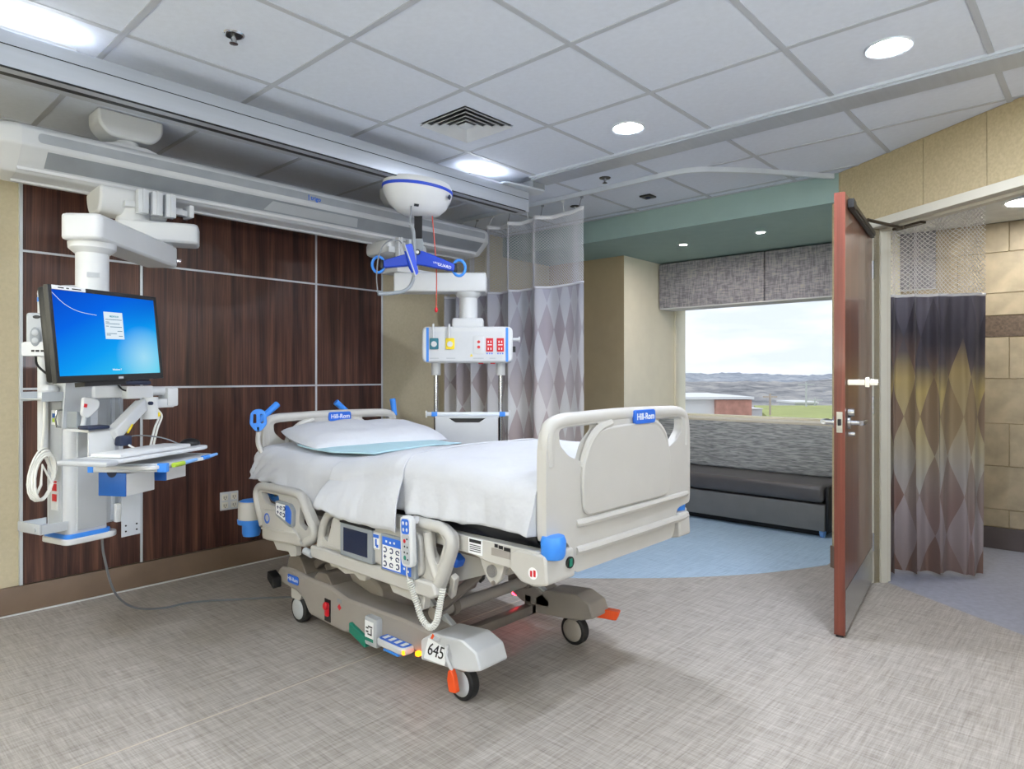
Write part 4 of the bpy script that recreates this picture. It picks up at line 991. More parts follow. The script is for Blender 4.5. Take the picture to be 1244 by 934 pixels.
# sanitiser dispenser
ds = thing('sanitizer_dispenser', (.665, 3.13, 1.33), 'white hand sanitizer dispenser at the left edge of the monitor', 'dispenser')
DFm = frame((.685, 3.112, 1.335), (-.48, -.88, 0))
obj('back_plate', MB(DFm).prism(rpoly([(.0, 0), (.078, 0), (.078, .175), (.0, .185)], .012), 'z', -.045, .0), M['white'], ds, bev=.004)
obj('cartridge_cover', MB(DFm).prism(rpoly([(-.055, .03), (.018, .03), (.018, .168), (-.055, .168)], .012), 'z', -.04, .032), M['light_grey'], ds, bev=.006)
obj('cradle', MB(DFm).prism(rpoly([(-.068, .0), (.045, .0), (.07, .10), (.04, .075), (.02, .055), (-.055, .055), (-.068, .05)], .008), 'z', -.04, .04), M['white'], ds, bev=.004)
obj('sensor_eye', MB(DFm).ball((-.02, .152, .032), (.013, .007, .003), 14), M['black'], ds)
obj('window', MB(DFm).ball((-.022, .075, .040), (.018, .038, .004), 18), M['grey'], ds)
obj('window_pane', MB(DFm).ball((-.022, .09, .043), (.011, .013, .003), 14).ball((-.022, .06, .043), (.011, .012, .003), 14), M['light_grey'], ds)
obj('name_print', MB(DFm).bx(-.035, -.024, .016, .024, .040, .0408).bx(-.021, -.008, .016, .024, .040, .0408).bx(-.004, .010, .016, .024, .040, .0408), M['ink_black'], ds)
obj('power_lead', MB().tube(spline([(.655, 3.12, 1.335), (.665, 3.14, 1.30), (.70, 3.13, 1.262), (.74, 3.11, 1.24)], 5), .0045, 6), M['black'], ds)
# monitor
MC = Vector((.84, 2.85, 1.412)); mr = Vector((.845, .534, .03)).normalized(); mu = Vector((-.07, .054, .996)); mn_ = mr.cross(mu).normalized(); mu = mn_.cross(mr)
MF = Matrix((mr, mu, mn_)).transposed().to_4x4(); MF.translation = MC
mo = thing('computer_monitor', tuple(MC-mu*.17), 'black widescreen computer monitor showing a blue desktop', 'monitor')
W_, H_ = .265, .172
mb = MB(MF).prism([(-W_, -H_), (W_, -H_), (W_, H_), (-W_, H_)], 'z', -.02, 0, [[(-W_+.015, -H_+.024), (W_-.015, -H_+.024), (W_-.015, H_-.016), (-W_+.015, H_-.016)]])
obj('bezel', mb, M['black'], mo, bev=.002)
obj('back_cover', MB(MF).bx(-W_+.004, W_-.004, -H_+.004, H_-.004, -.05, -.018, .008), M['black'], mo)
obj('mount', MB(MF).bx(-.06, .06, -.06, .06, -.13, -.05, .006), M['light_grey'], mo)
obj('stand_bar', MB(MF).bx(-.14, .06, -H_-.016, -H_, -.05, -.008), M['black'], mo)
m, nt, out = newmat('lit_desktop_screen')
e = node(nt, 'ShaderNodeEmission'); nt.links.new(e.outputs[0], out.inputs[0]); e.inputs[1].default_value = .85
uv = node(nt, 'ShaderNodeUVMap'); sx = node(nt, 'ShaderNodeSeparateXYZ'); nt.links.new(uv.outputs[0], sx.inputs[0])
g1 = math_(nt, 'ADD', math_(nt, 'MULTIPLY', sx.outputs[0], .45), math_(nt, 'MULTIPLY', math_(nt, 'SUBTRACT', 1.0, sx.outputs[1]), .6))
c1 = ramp(nt, g1, [(0, lin((14, 74, 200))), (.3, lin((10, 104, 232))), (.62, lin((16, 158, 246))), (1, lin((60, 206, 240)))])
def blob(cx_, cy_, rx_, ry_):
    a = math_(nt, 'DIVIDE', math_(nt, 'SUBTRACT', sx.outputs[0], cx_), rx_); b_ = math_(nt, 'DIVIDE', math_(nt, 'SUBTRACT', sx.outputs[1], cy_), ry_)
    d = math_(nt, 'SQRT', math_(nt, 'ADD', math_(nt, 'POWER', a, 2.0), math_(nt, 'POWER', b_, 2.0)))
    return math_(nt, 'MAXIMUM', 0.0, math_(nt, 'SUBTRACT', 1.0, d))
c2 = mixc(nt, math_(nt, 'MULTIPLY', blob(.83, .22, .3, .42), .7), c1, lin((190, 236, 250)))
c3 = mixc(nt, math_(nt, 'MULTIPLY', blob(.98, .98, .5, .45), .6), c2, lin((10, 70, 200)))
nt.links.new(c3, e.inputs[0]); M['screen'] = m
x0, x1, y0, y1 = -W_+.014, W_-.014, -H_+.023, H_-.015
scn = obj('screen', MB(MF).grid([[(x0, y0, -.003), (x1, y0, -.003)], [(x0, y1, -.003), (x1, y1, -.003)]], [[(0, 0), (1, 0)], [(0, 1), (1, 1)]]), M['screen'], mo, smooth=False)
M['screen_white'] = emis('lit_dialog_white', (226, 240, 250), .85); M['screen_ink'] = emis('lit_dialog_text', (96, 140, 170), .6); M['screen_teal'] = emis('lit_dialog_heading', (40, 160, 180), .7)
obj('dialog_box', MB(MF).bx(-.026, .068, -.012, .092, -.003, -.0024), M['screen_white'], scn)
dl = MB(MF)
for (a, b, z) in ((-.02, .062, .062), (-.02, -.002, .052), (-.02, .05, .046), (-.02, -.006, .036), (.0, .06, .034), (.035, .06, .018), (-.02, .03, .008), (-.02, .0, .002), (.04, .06, -.001)): dl.bx(a, b, z, z+.0022, -.0024, -.002)
obj('dialog_lines', dl, M['screen_ink'], scn)
text('dialog_heading', 'MEDITECH', .007, MF @ Matrix.Translation((.024, .075, -.0022)), M['screen_teal'], scn)
obj('light_streak', MB(MF).tube(spline([(-.248, .146, -.003), (-.20, .108, -.003), (-.14, .085, -.003), (-.06, .076, -.003)], 6), .0009, 5), M['screen_white'], scn)
text('system_name', 'Windows 7', .007, MF @ Matrix.Translation((.015, -.130, -.0022)), M['screen_white'], scn)
obj('asset_sticker', MB(MF).bx(-.25, -.105, .157, .1715, .0, .0008), M['paper'], mo)
obj('sticker_print', MB(MF).bx(-.225, -.20, .162, .166, .0008, .0011).bx(-.19, -.178, .162, .166, .0008, .0011).bx(-.165, -.125, .162, .166, .0008, .0011), M['ink_black'], mo)
obj('badge', MB(MF).bx(.015, .04, -.1655, -.157, .0, .0008), M['light_grey'], mo)
# mains lead from the tower down to the floor and under the bed
o = obj('power_cord', MB().tube(spline([(.92, 3.25, .575), (.96, 3.36, .45), (1.06, 3.55, .22), (1.20, 3.72, .07), (1.36, 3.78, .012), (1.50, 3.78, .0058), (1.66, 3.67, .0058), (1.92, 3.45, .0058), (2.10, 3.2, .0058)], 7), .0055, 7), M['cable_grey']); tag(o, 'grey power cord dropping from the tower across the floor to the bed', 'cord')
# ---------------- right : second pendant
FW3 = Vector((.7385, .6743)); RT3 = Vector((.6743, -.7385)); PC = Vector((3.158, 3.29))
PF = Matrix(((RT3.x, FW3.x, 0, PC.x), (RT3.y, FW3.y, 0, PC.y), (0, 0, 1, 0), (0, 0, 0, 1)))
t = thing('service_pendant', (3.16, 3.29, .80), 'white service pendant with red and colored outlets hung behind the bed', 'pendant')
obj('boom_trolley', MB().bx(2.72, 3.08, 3.62, 3.88, 2.085, 2.185, .03), M['white'], t, bev=.004)
for x in (2.79, 2.88, 2.97):
    obj('clamp_plate', MB().bx(x-.02, x+.02, 3.56, 3.60, 2.06, 2.19, .004).bx(x-.006, x+.006, 3.55, 3.565, 2.06, 2.19), M['white_metal'], t)
obj('clamp_bar', MB().bx(2.72, 3.06, 3.60, 3.63, 2.09, 2.13, .004), M['white_metal'], t)
obj('arm_hub', MB().cyl((2.93, 3.66, 1.955), (2.93, 3.66, 2.09), .07, n=28).bx(2.75, 3.1, 3.55, 3.74, 1.955, 1.99, .01), M['white'], t)
obj('pendant_arm', MB(PF).bx(-.50, .125, -.085, .085, 1.826, 1.955, .012, 3), M['white'], t)
obj('drop_post', MB(PF).cyl((.0, 0, 1.63), (.0, 0, 1.826), .062, n=28).lathe([(0, 1.79), (.064, 1.79), (.085, 1.81), (.088, 1.827), (0, 1.827)]), M['white'], t)
obj('post_base', MB(PF).bx(-.105, .105, -.08, .08, 1.575, 1.648, .012), M['white'], t)
hx = rpoly([(-.11, 1.345), (.11, 1.345), (.11, 1.588), (-.11, 1.588)], .035)
obj('head_box', MB(PF).prism(rpoly([(-.305, 1.345), (.305, 1.345), (.305, 1.588), (-.305, 1.588)], .04), 'y', -.11, .11), M['white'], t, bev=.012)
obj('front_panel', MB(PF).prism(rpoly([(-.25, 1.358), (.235, 1.358), (.235, 1.555), (-.25, 1.555)], .006), 'y', -.1125, -.109), M['white_metal'], t)
for a_ in (-.275, .258): obj('blue_stripe', MB(PF).bx(a_, a_+.017, -.1135, .1, 1.352, 1.580), M['blue'], t)
for a_, c1_, c2_ in ((-.222, 'teal_plastic', 'oxygen'), (-.115, 'yellow', 'air')):
    o = obj('gas_outlet', MB(PF).prism(rpoly([(a_-.03, 1.435), (a_+.03, 1.435), (a_+.03, 1.51), (a_-.03, 1.51)], .008), 'y', -.122, -.112), M[c1_], t, bev=.002)
    obj('outlet_ring', MB(PF).lathe([(.0, .0), (.019, .0), (.019, .008), (.009, .008), (.009, .004), (0, .004)], (a_, -.122, 1.47), Matrix.Rotation(PI/2, 3, 'X'), 18), M['white'], o)
    obj('hook', MB(PF).tube([(a_-.005, -.1, 1.585), (a_-.005, -.118, 1.60), (a_-.005, -.13, 1.585), (a_-.005, -.13, 1.51)], .007, 8), M['white'], t)
o = obj('data_plate', MB(PF).bx(.042, .112, -.117, -.112, 1.405, 1.525, .002), M['white'], t)
for z in (1.485, 1.450): obj('red_jack', MB(PF).cyl((.077, -.119, z), (.077, -.116, z), .010, n=14), M['red'], o)
for a_ in (.168, .252):
    pass
for a_ in (.150, .222):
    o = obj('emergency_outlet', MB(PF).bx(a_-.024, a_+.024, -.117, -.112, 1.42, 1.51, .002), M['red'], t)
    obj('outlet_face', MB(PF).bx(a_-.015, a_+.015, -.1185, -.1165, 1.462, 1.468).bx(a_-.012, a_-.006, -.1185, -.1165, 1.478, 1.492).bx(a_+.006, a_+.012, -.1185, -.1165, 1.478, 1.492).bx(a_-.012, a_-.006, -.1185, -.1165, 1.432, 1.446).bx(a_+.006, a_+.012, -.1185, -.1165, 1.432, 1.446), M['paper'], o)
    obj('outlet_mark', MB(PF).bx(a_-.02, a_-.012, -.1132, -.112, 1.402, 1.412).bx(a_-.004, a_+.004, -.1132, -.112, 1.402, 1.412).bx(a_+.012, a_+.02, -.1132, -.112, 1.402, 1.412), M['ink_blue'], t)
obj('warning_label', MB(PF).prism([(.018, 1.388), (.038, 1.388), (.028, 1.406)], 'y', -.1135, -.112), M['yellow'], t)
for a0_, a1_ in ((-.25, -.19), (-.14, -.08), (.04, .11), (.15, .19)): obj('caption_strip', MB(PF).bx(a0_, a1_, -.1135, -.112, 1.372, 1.378), M['light_grey'], t)
obj('side_port', MB(PF).cyl((.30, -.03, 1.505), (.345, -.03, 1.505), .012, n=12).cyl((.345, -.03, 1.505), (.355, -.03, 1.505), .020, n=14), M['white'], t)
obj('side_port', MB(PF).bx(.30, .325, .0, .05, 1.42, 1.46, .004), M['black'], t)
for a_ in (.09, .17): obj('under_socket', MB(PF).bx(a_-.016, a_+.016, -.09, -.04, 1.338, 1.346), M['red'], t)
for a_ in (-.222, .222):
    obj('pole_collar', MB(PF).cyl((a_, 0, 1.262), (a_, 0, 1.35), .032, n=20), M['white'], t)
    obj('equipment_pole', MB(PF).cyl((a_, 0, .62), (a_, 0, 1.27), .0155, n=16), M['steel'], t)
obj('cross_rail', MB(PF).bx(-.275, .285, -.075, -.06, .985, 1.012, .002).bx(-.24, -.205, -.06, .0, .985, 1.01).bx(.205, .24, -.06, .0, .985, 1.01), M['alu_light'], t)
for a_ in (-.285, .278): obj('rail_end', MB(PF).bx(a_, a_+.01, -.08, -.055, .975, 1.022, .003), M['white'], t)
for a_ in (-.245, .215): obj('rail_clip', MB(PF).bx(a_, a_+.04, -.0765, -.058, .982, 1.014, .002), M['blue'], t)
o = obj('drawer', MB(PF).prism(rpoly([(-.212, .80), (.205, .80), (.205, .975), (.125, .975), (.08, .945), (-.08, .945), (-.125, .975), (-.212, .975)], .008), 'y', -.125, -.115), M['white_metal'], t, bev=.002)
obj('drawer_box', MB(PF).bx(-.20, .195, -.115, .15, .81, .972), M['black'], o)
obj('tray_shelf', MB(PF).bx(-.215, .21, -.12, .16, .974, .985), M['white_metal'], t)
# ================================================================ hospital bed (head toward the panelled wall)
CXB = 2.173                                # bed centre line
bed = thing('hospital_bed', (CXB, 2.4, 0), 'beige and blue electric hospital bed in the middle of the room', 'bed')
BD = {}
def bp(name, mb, m, **k): return obj(name, mb, M[m], bed, **k)
mx = lambda x: 2*CXB-x
# ---- casters
def caster(x, y, sg, zt, foot):
    c = bp('caster', MB().cyl((x-.022, y, .069), (x+.022, y, .069), .069, n=32), 'rubber', bev=.008)
    obj('wheel_cover', MB().lathe([(0, .031), (.03, .030), (.05, .025), (.054, .020), (.054, -.020), (.05, -.025), (.03, -.03), (0, -.031)], (x, y, .069), Matrix.Rotation(PI/2, 3, 'Y'), 32), M['taupe' if sg > 0 and foot else 'light_grey'], c)
    mb = MB().prism(rpoly([(y-.03, .12), (y+.05, .12), (y+.05, zt), (y-.05, zt), (y-.05, .14)], .01), 'x', x-.032, x+.032)
    obj('caster_fork', mb, M['taupe' if foot else 'beige'], c, bev=.003)
    return c
for sg in (-1, 1):
    x0 = 1.778 if sg < 0 else 2.495
    caster(x0, 1.878, sg, .19, True); caster(x0, 3.083, sg, .20, False)
# brake pedals
bp('brake_pedal', MB(Matrix.Translation((1.712, 1.868, .100)) @ Matrix.Rotation(-.15, 4, 'X') @ Matrix.Scale(.8, 4)).prism(rpoly([(-.030, -.055), (.02, -.055), (.026, .0), (.012, .045), (-.008, .055), (-.022, .02)], .01), 'x', -.018, .012), 'orange', bev=.004)
bp('brake_pedal', MB(Matrix.Translation((2.515, 1.79, .175)) @ Matrix.Rotation(-1.2, 4, 'Z') @ Matrix.Scale(1.35, 4)).prism(rpoly([(-.02, -.018), (.085, -.022), (.095, .008), (-.02, .014)], .008), 'y', -.016, .016), 'orange', bev=.004)
bp('brake_pedal', MB(Matrix.Translation((1.70, 3.19, .185)) @ Matrix.Rotation(.5, 4, 'X')).prism(rpoly([(-.01, -.02), (.07, -.015), (.085, .025), (.02, .03)], .01), 'x', -.02, .025), 'black', bev=.004)
bp('brake_pedal', MB(Matrix.Translation((1.742, 2.50, .10)) @ Matrix.Rotation(.35, 4, 'X')).prism(rpoly([(-.07, -.018), (.06, -.022), (.075, .02), (-.065, .028)], .008), 'x', -.03, .01), 'green', bev=.004)
# ---- base covers
for sg in (-1, 1):
    xa, xb = (1.728, 1.863) if sg < 0 else (2.545, 2.42)
    cov = [(3.24, .185), (3.235, .245), (3.20, .270), (3.08, .275), (2.86, .262), (2.74, .262), (2.60, .235), (2.44, .240), (2.20, .245), (2.03, .238), (1.97, .20), (1.97, .15), (2.12, .13), (2.30, .135), (2.46, .10), (2.56, .095), (2.62, .075), (2.72, .078), (2.93, .088), (2.985, .15), (3.06, .176), (3.16, .180)]
    if sg > 0:                               # the far side is open between the head cover and the foot outrigger
        bp('foot_outrigger', MB().prism(rpoly([(2.24, .20), (2.24, .285), (2.16, .29), (2.03, .238), (1.97, .20), (1.97, .16), (2.14, .155)], .012, 2), 'x', xb, xa), 'taupe', bev=.008)
        bp('link_bar', MB().bx(2.46, 2.50, 2.2, 2.6, .27, .30, .004), 'taupe_dark')
        cov = [(3.24, .185), (3.235, .245), (3.20, .270), (3.08, .275), (2.86, .262), (2.74, .262), (2.58, .255), (2.56, .16), (2.62, .075), (2.72, .078), (2.93, .088), (2.985, .15), (3.06, .176), (3.16, .180)]
    bp('base_cover', MB().prism(rpoly(cov, .02, 3), 'x', min(xa, xb), max(xa, xb)), 'taupe', bev=.012)
    # foot end outrigger cap
    cap_ = [(2.06, .12), (2.06, .20), (1.99, .245), (1.82, .262), (1.745, .235), (1.72, .175), (1.79, .150), (1.90, .135)]
    xo = 1.713 if sg < 0 else 2.55
    c = bp('foot_cap', MB().prism(rpoly(cap_, .008, 2), 'x', min(xo, xb), max(xo, xb)), 'white_metal' if sg < 0 else 'taupe', bev=.010)
    if sg < 0: FC = c
bp('base_housing', MB().prism(rpoly([(3.22, .12), (3.22, .30), (3.05, .36), (2.70, .36), (2.52, .26), (2.52, .12)], .03), 'x', 1.86, 2.49), 'taupe', bev=.012)
bp('base_hump', MB().prism(rpoly([(3.18, .25), (3.15, .335), (3.05, .35), (2.98, .26)], .02), 'x', 1.745, 1.90).prism(rpoly([(2.93, .25), (2.88, .30), (2.80, .31), (2.74, .25)], .02), 'x', 1.745, 1.90), 'taupe_dark', bev=.01)
bp('base_crossbar', MB().bx(1.82, 2.46, 2.08, 2.13, .105, .15, .006).bx(2.42, 2.46, 2.08, 2.13, .105, .20, .006), 'taupe_dark')
bp('torque_tube', MB().cyl((1.80, 2.09, .275), (2.50, 2.09, .275), .026, n=20), 'taupe')
for x in (1.90, 2.38): bp('tube_collar', MB().cyl((x, 2.09, .275), (x+.03, 2.09, .275), .036, n=20), 'taupe_dark')
for x in (1.82, 2.47):
    bp('lift_arm', MB().tube([(x, 2.09, .275), (x, 1.76, .545)], .026, 4), 'taupe_dark', bev=.006)
    bp('lift_arm', MB().tube([(x+(.03 if x < 2 else -.03), 2.16, .30), (x+(.03 if x < 2 else -.03), 1.96, .20)], .018, 4), 'light_grey', bev=.004)
    bp('lift_arm', MB().tube([(x, 3.0, .30), (x, 2.62, .55)], .03, 4), 'taupe_dark', bev=.006)
bp('actuator', MB().cyl((2.12, 2.7, .40), (2.12, 2.05, .46), .030, n=16), 'light_grey')
# ---- details on the near base cover
XN = CXB-.4465
o = bp('name_plate', MB(frame((XN, 3.075, .228), (-1, 0, 0))).prism(rpoly([(-.052, -.021), (.052, -.021), (.052, .021), (-.052, .021)], .012), 'z', 0, .003), 'ink_blue')
text('maker_name', 'Hill-Rom', .020, frame((XN-.0032, 3.075, .228), (-1, 0, 0)), M['paper'], o)
bp('red_latch', MB().bx(XN-.012, XN+.02, 2.745, 2.775, .12, .185, .008).ball((XN-.012, 2.76, .17), (.012, .016, .02), 12), 'red')
bp('latch_recess', MB().bx(XN-.001, XN+.01, 2.735, 2.785, .095, .20), 'black')
bp('red_mark', MB(frame((XN-.0005, 2.66, .185), (-1, 0, 0), roll=PI/4)).box((0, 0, 0), (.022, .022, .001)), 'red')
bp('grey_mark', MB(frame((XN-.0005, 2.66, .215), (-1, 0, 0))).box((0, 0, 0), (.035, .016, .001)), 'grey')
bp('pedal_housing', MB().bx(XN-.03, XN+.03, 2.335, 2.425, .088, .215, .012), 'light_grey')
o = bp('pedal_sticker', MB(frame((XN-.0302, 2.385, .155), (-1, 0, 0))).box((0, 0, 0), (.062, .085, .001)), 'paper')
st = MB(frame((XN-.031, 2.385, .155), (-1, 0, 0))).box((.008, .02, 0), (.03, .006, .001)).box((-.014, .012, 0), (.018, .006, .001)).box((-.014, -.004, 0), (.018, .006, .001)).box((.016, -.002, 0), (.006, .03, .001)).box((.004, -.014, 0), (.03, .005, .001))
obj('sticker_print', st, M['ink_black'], o)
obj('green_strip', MB(frame((XN-.031, 2.385, .118), (-1, 0, 0))).box((0, 0, 0), (.06, .014, .001)), M['green'], o)
fp = bp('foot_pedal_pad', MB().prism(rpoly([(XN-.055, 2.12), (XN+.02, 2.12), (XN+.02, 2.31), (XN-.055, 2.31)], .03), 'z', .125, .155), 'white_metal', bev=.008)
obj('pedal_overlay', MB().prism(rpoly([(XN-.048, 2.13), (XN+.012, 2.13), (XN+.012, 2.30), (XN-.048, 2.30)], .024), 'z', .155, .1565), M['ink_blue'], fp)
pm = MB()
for y in (2.155, 2.195, 2.235, 2.275): pm.bx(XN-.036, XN-.004, y-.010, y+.010, .1565, .1575)
obj('pedal_symbols', pm, M['paper'], fp)
obj('blue_edge', MB().bx(XN-.05, XN+.02, 2.16, 2.26, .112, .122, .003), M['blue'], fp)
bp('amber_light', MB().box((XN-.005, 2.085, .135), (.02, .02, .018), None, .004), 'amber')
bp('amber_light', MB().box((XN-.05, 2.125, .14), (.008, .012, .016), None, .002), 'amber')
bp('red_light', MB().box((2.44, 2.20, .18), (.03, .03, .015), None, .004).bx(2.435, 2.445, 2.195, 2.205, .185, .28), 'red_lamp')
# number card on the foot cap
nc = bp('number_card', MB(frame((XN-.022, 1.955, .185), (-1, -.05, .35))).box((0, 0, 0), (.115, .075, .0025)), 'paper')
text('bed_number', '645', .046, frame((XN-.0235, 1.955, .185), (-1, -.05, .35)) @ Matrix.Translation((0, 0, .0016)), M['ink_black'], nc, spacing=.95)
bp('cap_sticker', MB(frame((XN-.0165, 1.97, .235), (-.75, -.05, .65))).box((.012, 0, 0), (.035, .022, .0012)), 'light_grey')
bp('cap_mark', MB(frame((XN-.0165, 1.99, .235), (-.75, -.05, .65))).box((.01, 0, .001), (.018, .02, .0012)), 'orange')
bp('strap_loop', MB().tube(spline([(XN-.02, 1.895, .225), (XN-.04, 1.882, .20), (XN-.03, 1.872, .16), (XN-.02, 1.87, .14)], 5), .007, 6), 'white')
# ---- upper frame
bp('center_frame', MB().bx(1.86, 2.49, 1.72, 3.25, .49, .575, .01), 'beige')
bp('side_plate', MB().prism(rpoly([(2.75, .58), (2.72, .45), (2.28, .36), (2.10, .38), (1.66, .545), (1.60, .575), (1.60, .64), (2.75, .64)], .02), 'x', 1.765, 1.785), 'beige', bev=.003)
bp('side_plate', MB().prism(rpoly([(2.75, .58), (2.72, .45), (2.0, .42), (1.86, .46), (1.60, .565), (1.60, .62), (2.75, .62)], .02), 'x', mx(1.83), mx(1.80)), 'beige', bev=.003)
for x in (1.668, mx(1.713)):
    bp('foot_rail', MB().prism(rpoly([(1.94, .674), (1.40, .678), (1.40, .600), (1.64, .600), (1.70, .612), (1.94, .620)], .008), 'x', x, x+.045), 'beige', bev=.004)
for (a, b) in ((1.87, 1.78), (1.62, 1.53)): bp('rail_recess', MB().bx(1.6665, 1.669, b, a, .630, .656, .0), 'taupe')
o = bp('warning_label', MB().bx(1.6655, 1.669, 1.665, 1.735, .618, .674), 'paper')
lm = MB().bx(1.665, 1.6657, 1.67, 1.73, .658, .670)
for z in (.648, .641, .634, .627): lm.bx(1.665, 1.6657, 1.672, 1.728, z, z+.003)
obj('label_print', lm, M['ink_black'], o)
bp('print_mark', MB().bx(1.6665, 1.669, 1.53, 1.56, .655, .668).bx(1.6665, 1.669, 1.565, 1.585, .658, .670).bx(1.6665, 1.669, 1.59, 1.605, .660, .672), 'ink_black')
bp('pivot_bracket', MB().prism(rpoly([(1.72, .61), (1.58, .61), (1.61, .535), (1.645, .505), (1.68, .535)], .012), 'x', 1.70, 1.72), 'beige', bev=.003)
bp('pivot_bolt', MB().cyl((1.69, 1.645, .562), (1.705, 1.645, .562), .022, n=20), 'steel')
bp('pivot_bolt', MB().cyl((1.695, 1.640, .520), (1.705, 1.640, .520), .008, n=14), 'taupe_dark')
bp('blue_lever', MB(Matrix.Translation((1.75, 1.90, .555)) @ Matrix.Rotation(.5, 4, 'X')).box((0, 0, 0), (.05, .085, .04), None, .008), 'ink_blue')
bp('cable_loop', MB().tube(spline([(1.79, 1.83, .60), (1.78, 1.80, .56), (1.785, 1.775, .50), (1.79, 1.80, .47)], 5), .006, 6), 'black')
# deck and the black mattress underside
dk = MB(); rows = []
for j in range(25):
    y = 1.44+1.92*j/24; r = []
    for i, (x, z) in enumerate(((1.80, .62), (1.725, .665), (1.700, .70), (1.70, .745), (2.64, .745), (2.64, .70), (2.62, .665), (2.55, .62))):
        w_ = .014*noise.noise(Vector((x*3, y*7, 2.0))) if i in (1, 2, 5, 6) else 0
        r.append((x+w_, y, z+w_))
    rows.append(r)
mt = obj('mattress', MB().grid(rows).bx(1.69, 2.655, 1.45, 3.36, .70, .84, .05), M['dark_cloth']); tag(mt, 'black vinyl hospital mattress mostly hidden under the white bedding', 'mattress')
bp('deck', MB().bx(1.74, 2.606, 1.46, 3.36, .575, .66, .01), 'taupe_dark')
# ---- side rails
def side_rail(sg):
    X = lambda x: x if sg < 0 else mx(x)
    def pr(name, pts, a, b, m, holes=(), bev=.006, par=None):
        return obj(name, MB().prism(pts, 'x', min(X(a), X(b)), max(X(a), X(b)), holes), M[m], par or bed, bev=bev)
    h_out = rpoly([(3.283, .655), (3.255, .70), (3.16, .718), (2.87, .718), (2.80, .688), (2.697, .57), (2.703, .515), (2.775, .462), (3.185, .430), (3.20, .50), (3.25, .58)], .03, 3)
    hl = rpoly([(3.215, .668), (3.03, .672), (3.035, .612), (3.165, .615)], .018, 3)
    hr = rpoly([(2.835, .645), (2.757, .562), (2.782, .535), (2.845, .562)], .012, 3)
    r1 = pr('head_rail', h_out, 1.625, 1.655, 'beige', (hl, hr))
    obj('grip_tube', MB().tube(spline([(X(1.63), 3.195, .50), (X(1.63), 3.245, .59), (X(1.63), 3.262, .65), (X(1.63), 3.235, .69), (X(1.63), 3.15, .699), (X(1.63), 2.87, .699), (X(1.63), 2.812, .672), (X(1.63), 2.755, .60), (X(1.63), 2.716, .555), (X(1.63), 2.722, .515), (X(1.63), 2.782, .485)], 4), .021, 10), M['beige'], r1)
    pr('rail_skin', rpoly([(3.175, .585), (3.02, .60), (2.90, .545), (2.86, .52), (2.80, .47), (3.175, .44)], .015, 3), 1.612, 1.63, 'beige', par=r1)
    pr('rail_ridge', [(3.18, .497), (2.84, .522), (2.80, .497), (2.81, .490), (2.845, .511), (3.18, .487)], 1.607, 1.613, 'beige', par=r1, bev=.002)
    bp('rail_foot', MB().prism(rpoly([(3.10, .44), (2.88, .45), (2.88, .40), (2.93, .39), (2.95, .41), (3.06, .40)], .008), 'x', min(X(1.63), X(1.66)), max(X(1.63), X(1.66))), 'beige', bev=.004)
    bp('rail_hinge', MB().cyl((X(1.61), 2.76, .452), (X(1.61), 2.70, .446), .017, n=14), 'light_grey')
    m_out = rpoly([(2.695, .44), (2.69, .47), (2.665, .55), (2.645, .612), (2.60, .655), (2.55, .668), (2.46, .690), (1.92, .712), (1.83, .712), (1.772, .68), (1.768, .635), (1.822, .51), (1.862, .437)], .025, 3)
    ml = rpoly([(2.605, .628), (2.525, .645), (2.598, .515), (2.635, .535)], .012, 3)
    mr_ = rpoly([(1.902, .676), (1.845, .676), (1.822, .645), (1.856, .554), (1.897, .60)], .014, 3)
    r2 = pr('main_rail', m_out, 1.625, 1.655, 'beige', (ml, mr_))
    for pth, rr in (([(X(1.63), 2.66, .47), (X(1.63), 2.648, .545), (X(1.63), 2.625, .605), (X(1.63), 2.585, .643), (X(1.63), 2.52, .662), (X(1.63), 2.44, .672)], .020),
                    ([(X(1.63), 2.0, .70), (X(1.63), 1.90, .698), (X(1.63), 1.835, .695), (X(1.63), 1.792, .668), (X(1.63), 1.788, .63), (X(1.63), 1.815, .57), (X(1.63), 1.842, .51), (X(1.63), 1.875, .47)], .022),
                    ([(X(1.63), 1.915, .67), (X(1.63), 1.905, .60), (X(1.63), 1.88, .54), (X(1.63), 1.855, .50)], .020)):
        obj('grip_tube', MB().tube(spline(pth, 5), rr, 10), M['beige'], r2)
    pr('rail_skin', rpoly([(2.52, .655), (1.935, .66), (1.925, .50), (2.58, .505)], .03, 3), 1.605, 1.63, 'beige', par=r2)
    pr('rail_lip', rpoly([(2.70, .462), (2.70, .490), (1.855, .492), (1.835, .455), (1.862, .434), (2.69, .437)], .010, 3), 1.598, 1.65, 'beige', par=r2, bev=.008)
    bp('rail_foot', MB().prism(rpoly([(2.60, .44), (2.30, .44), (2.32, .40), (2.36, .395), (2.40, .415), (2.47, .40), (2.53, .415), (2.58, .41)], .008), 'x', min(X(1.63), X(1.655)), max(X(1.63), X(1.655))), 'beige', bev=.004)
    bp('rail_foot', MB().prism(rpoly([(2.15, .44), (1.92, .44), (1.93, .375), (1.97, .365), (2.0, .395), (2.12, .40)], .008), 'x', min(X(1.62), X(1.65)), max(X(1.62), X(1.65))), 'beige', bev=.004)
    bp('rail_arm', MB().tube([(X(1.66), 1.80, .52), (X(1.70), 1.86, .43), (X(1.76), 1.96, .42)], .018, 4), 'beige', bev=.004)
    if sg > 0: return
    # displays and keypads, near side only
    s1 = pr('display', rpoly([(2.445, .496), (2.215, .496), (2.22, .635), (2.445, .637)], .006), 1.590, 1.61, 'grey', par=r2, bev=.003)
    obj('display_glass', MB().bx(1.5885, 1.591, 2.248, 2.418, .519, .618), M['display'], s1)
    obj('display_shadow_lip', MB().bx(1.588, 1.606, 2.215, 2.445, .635, .642), M['ink_black'], s1)
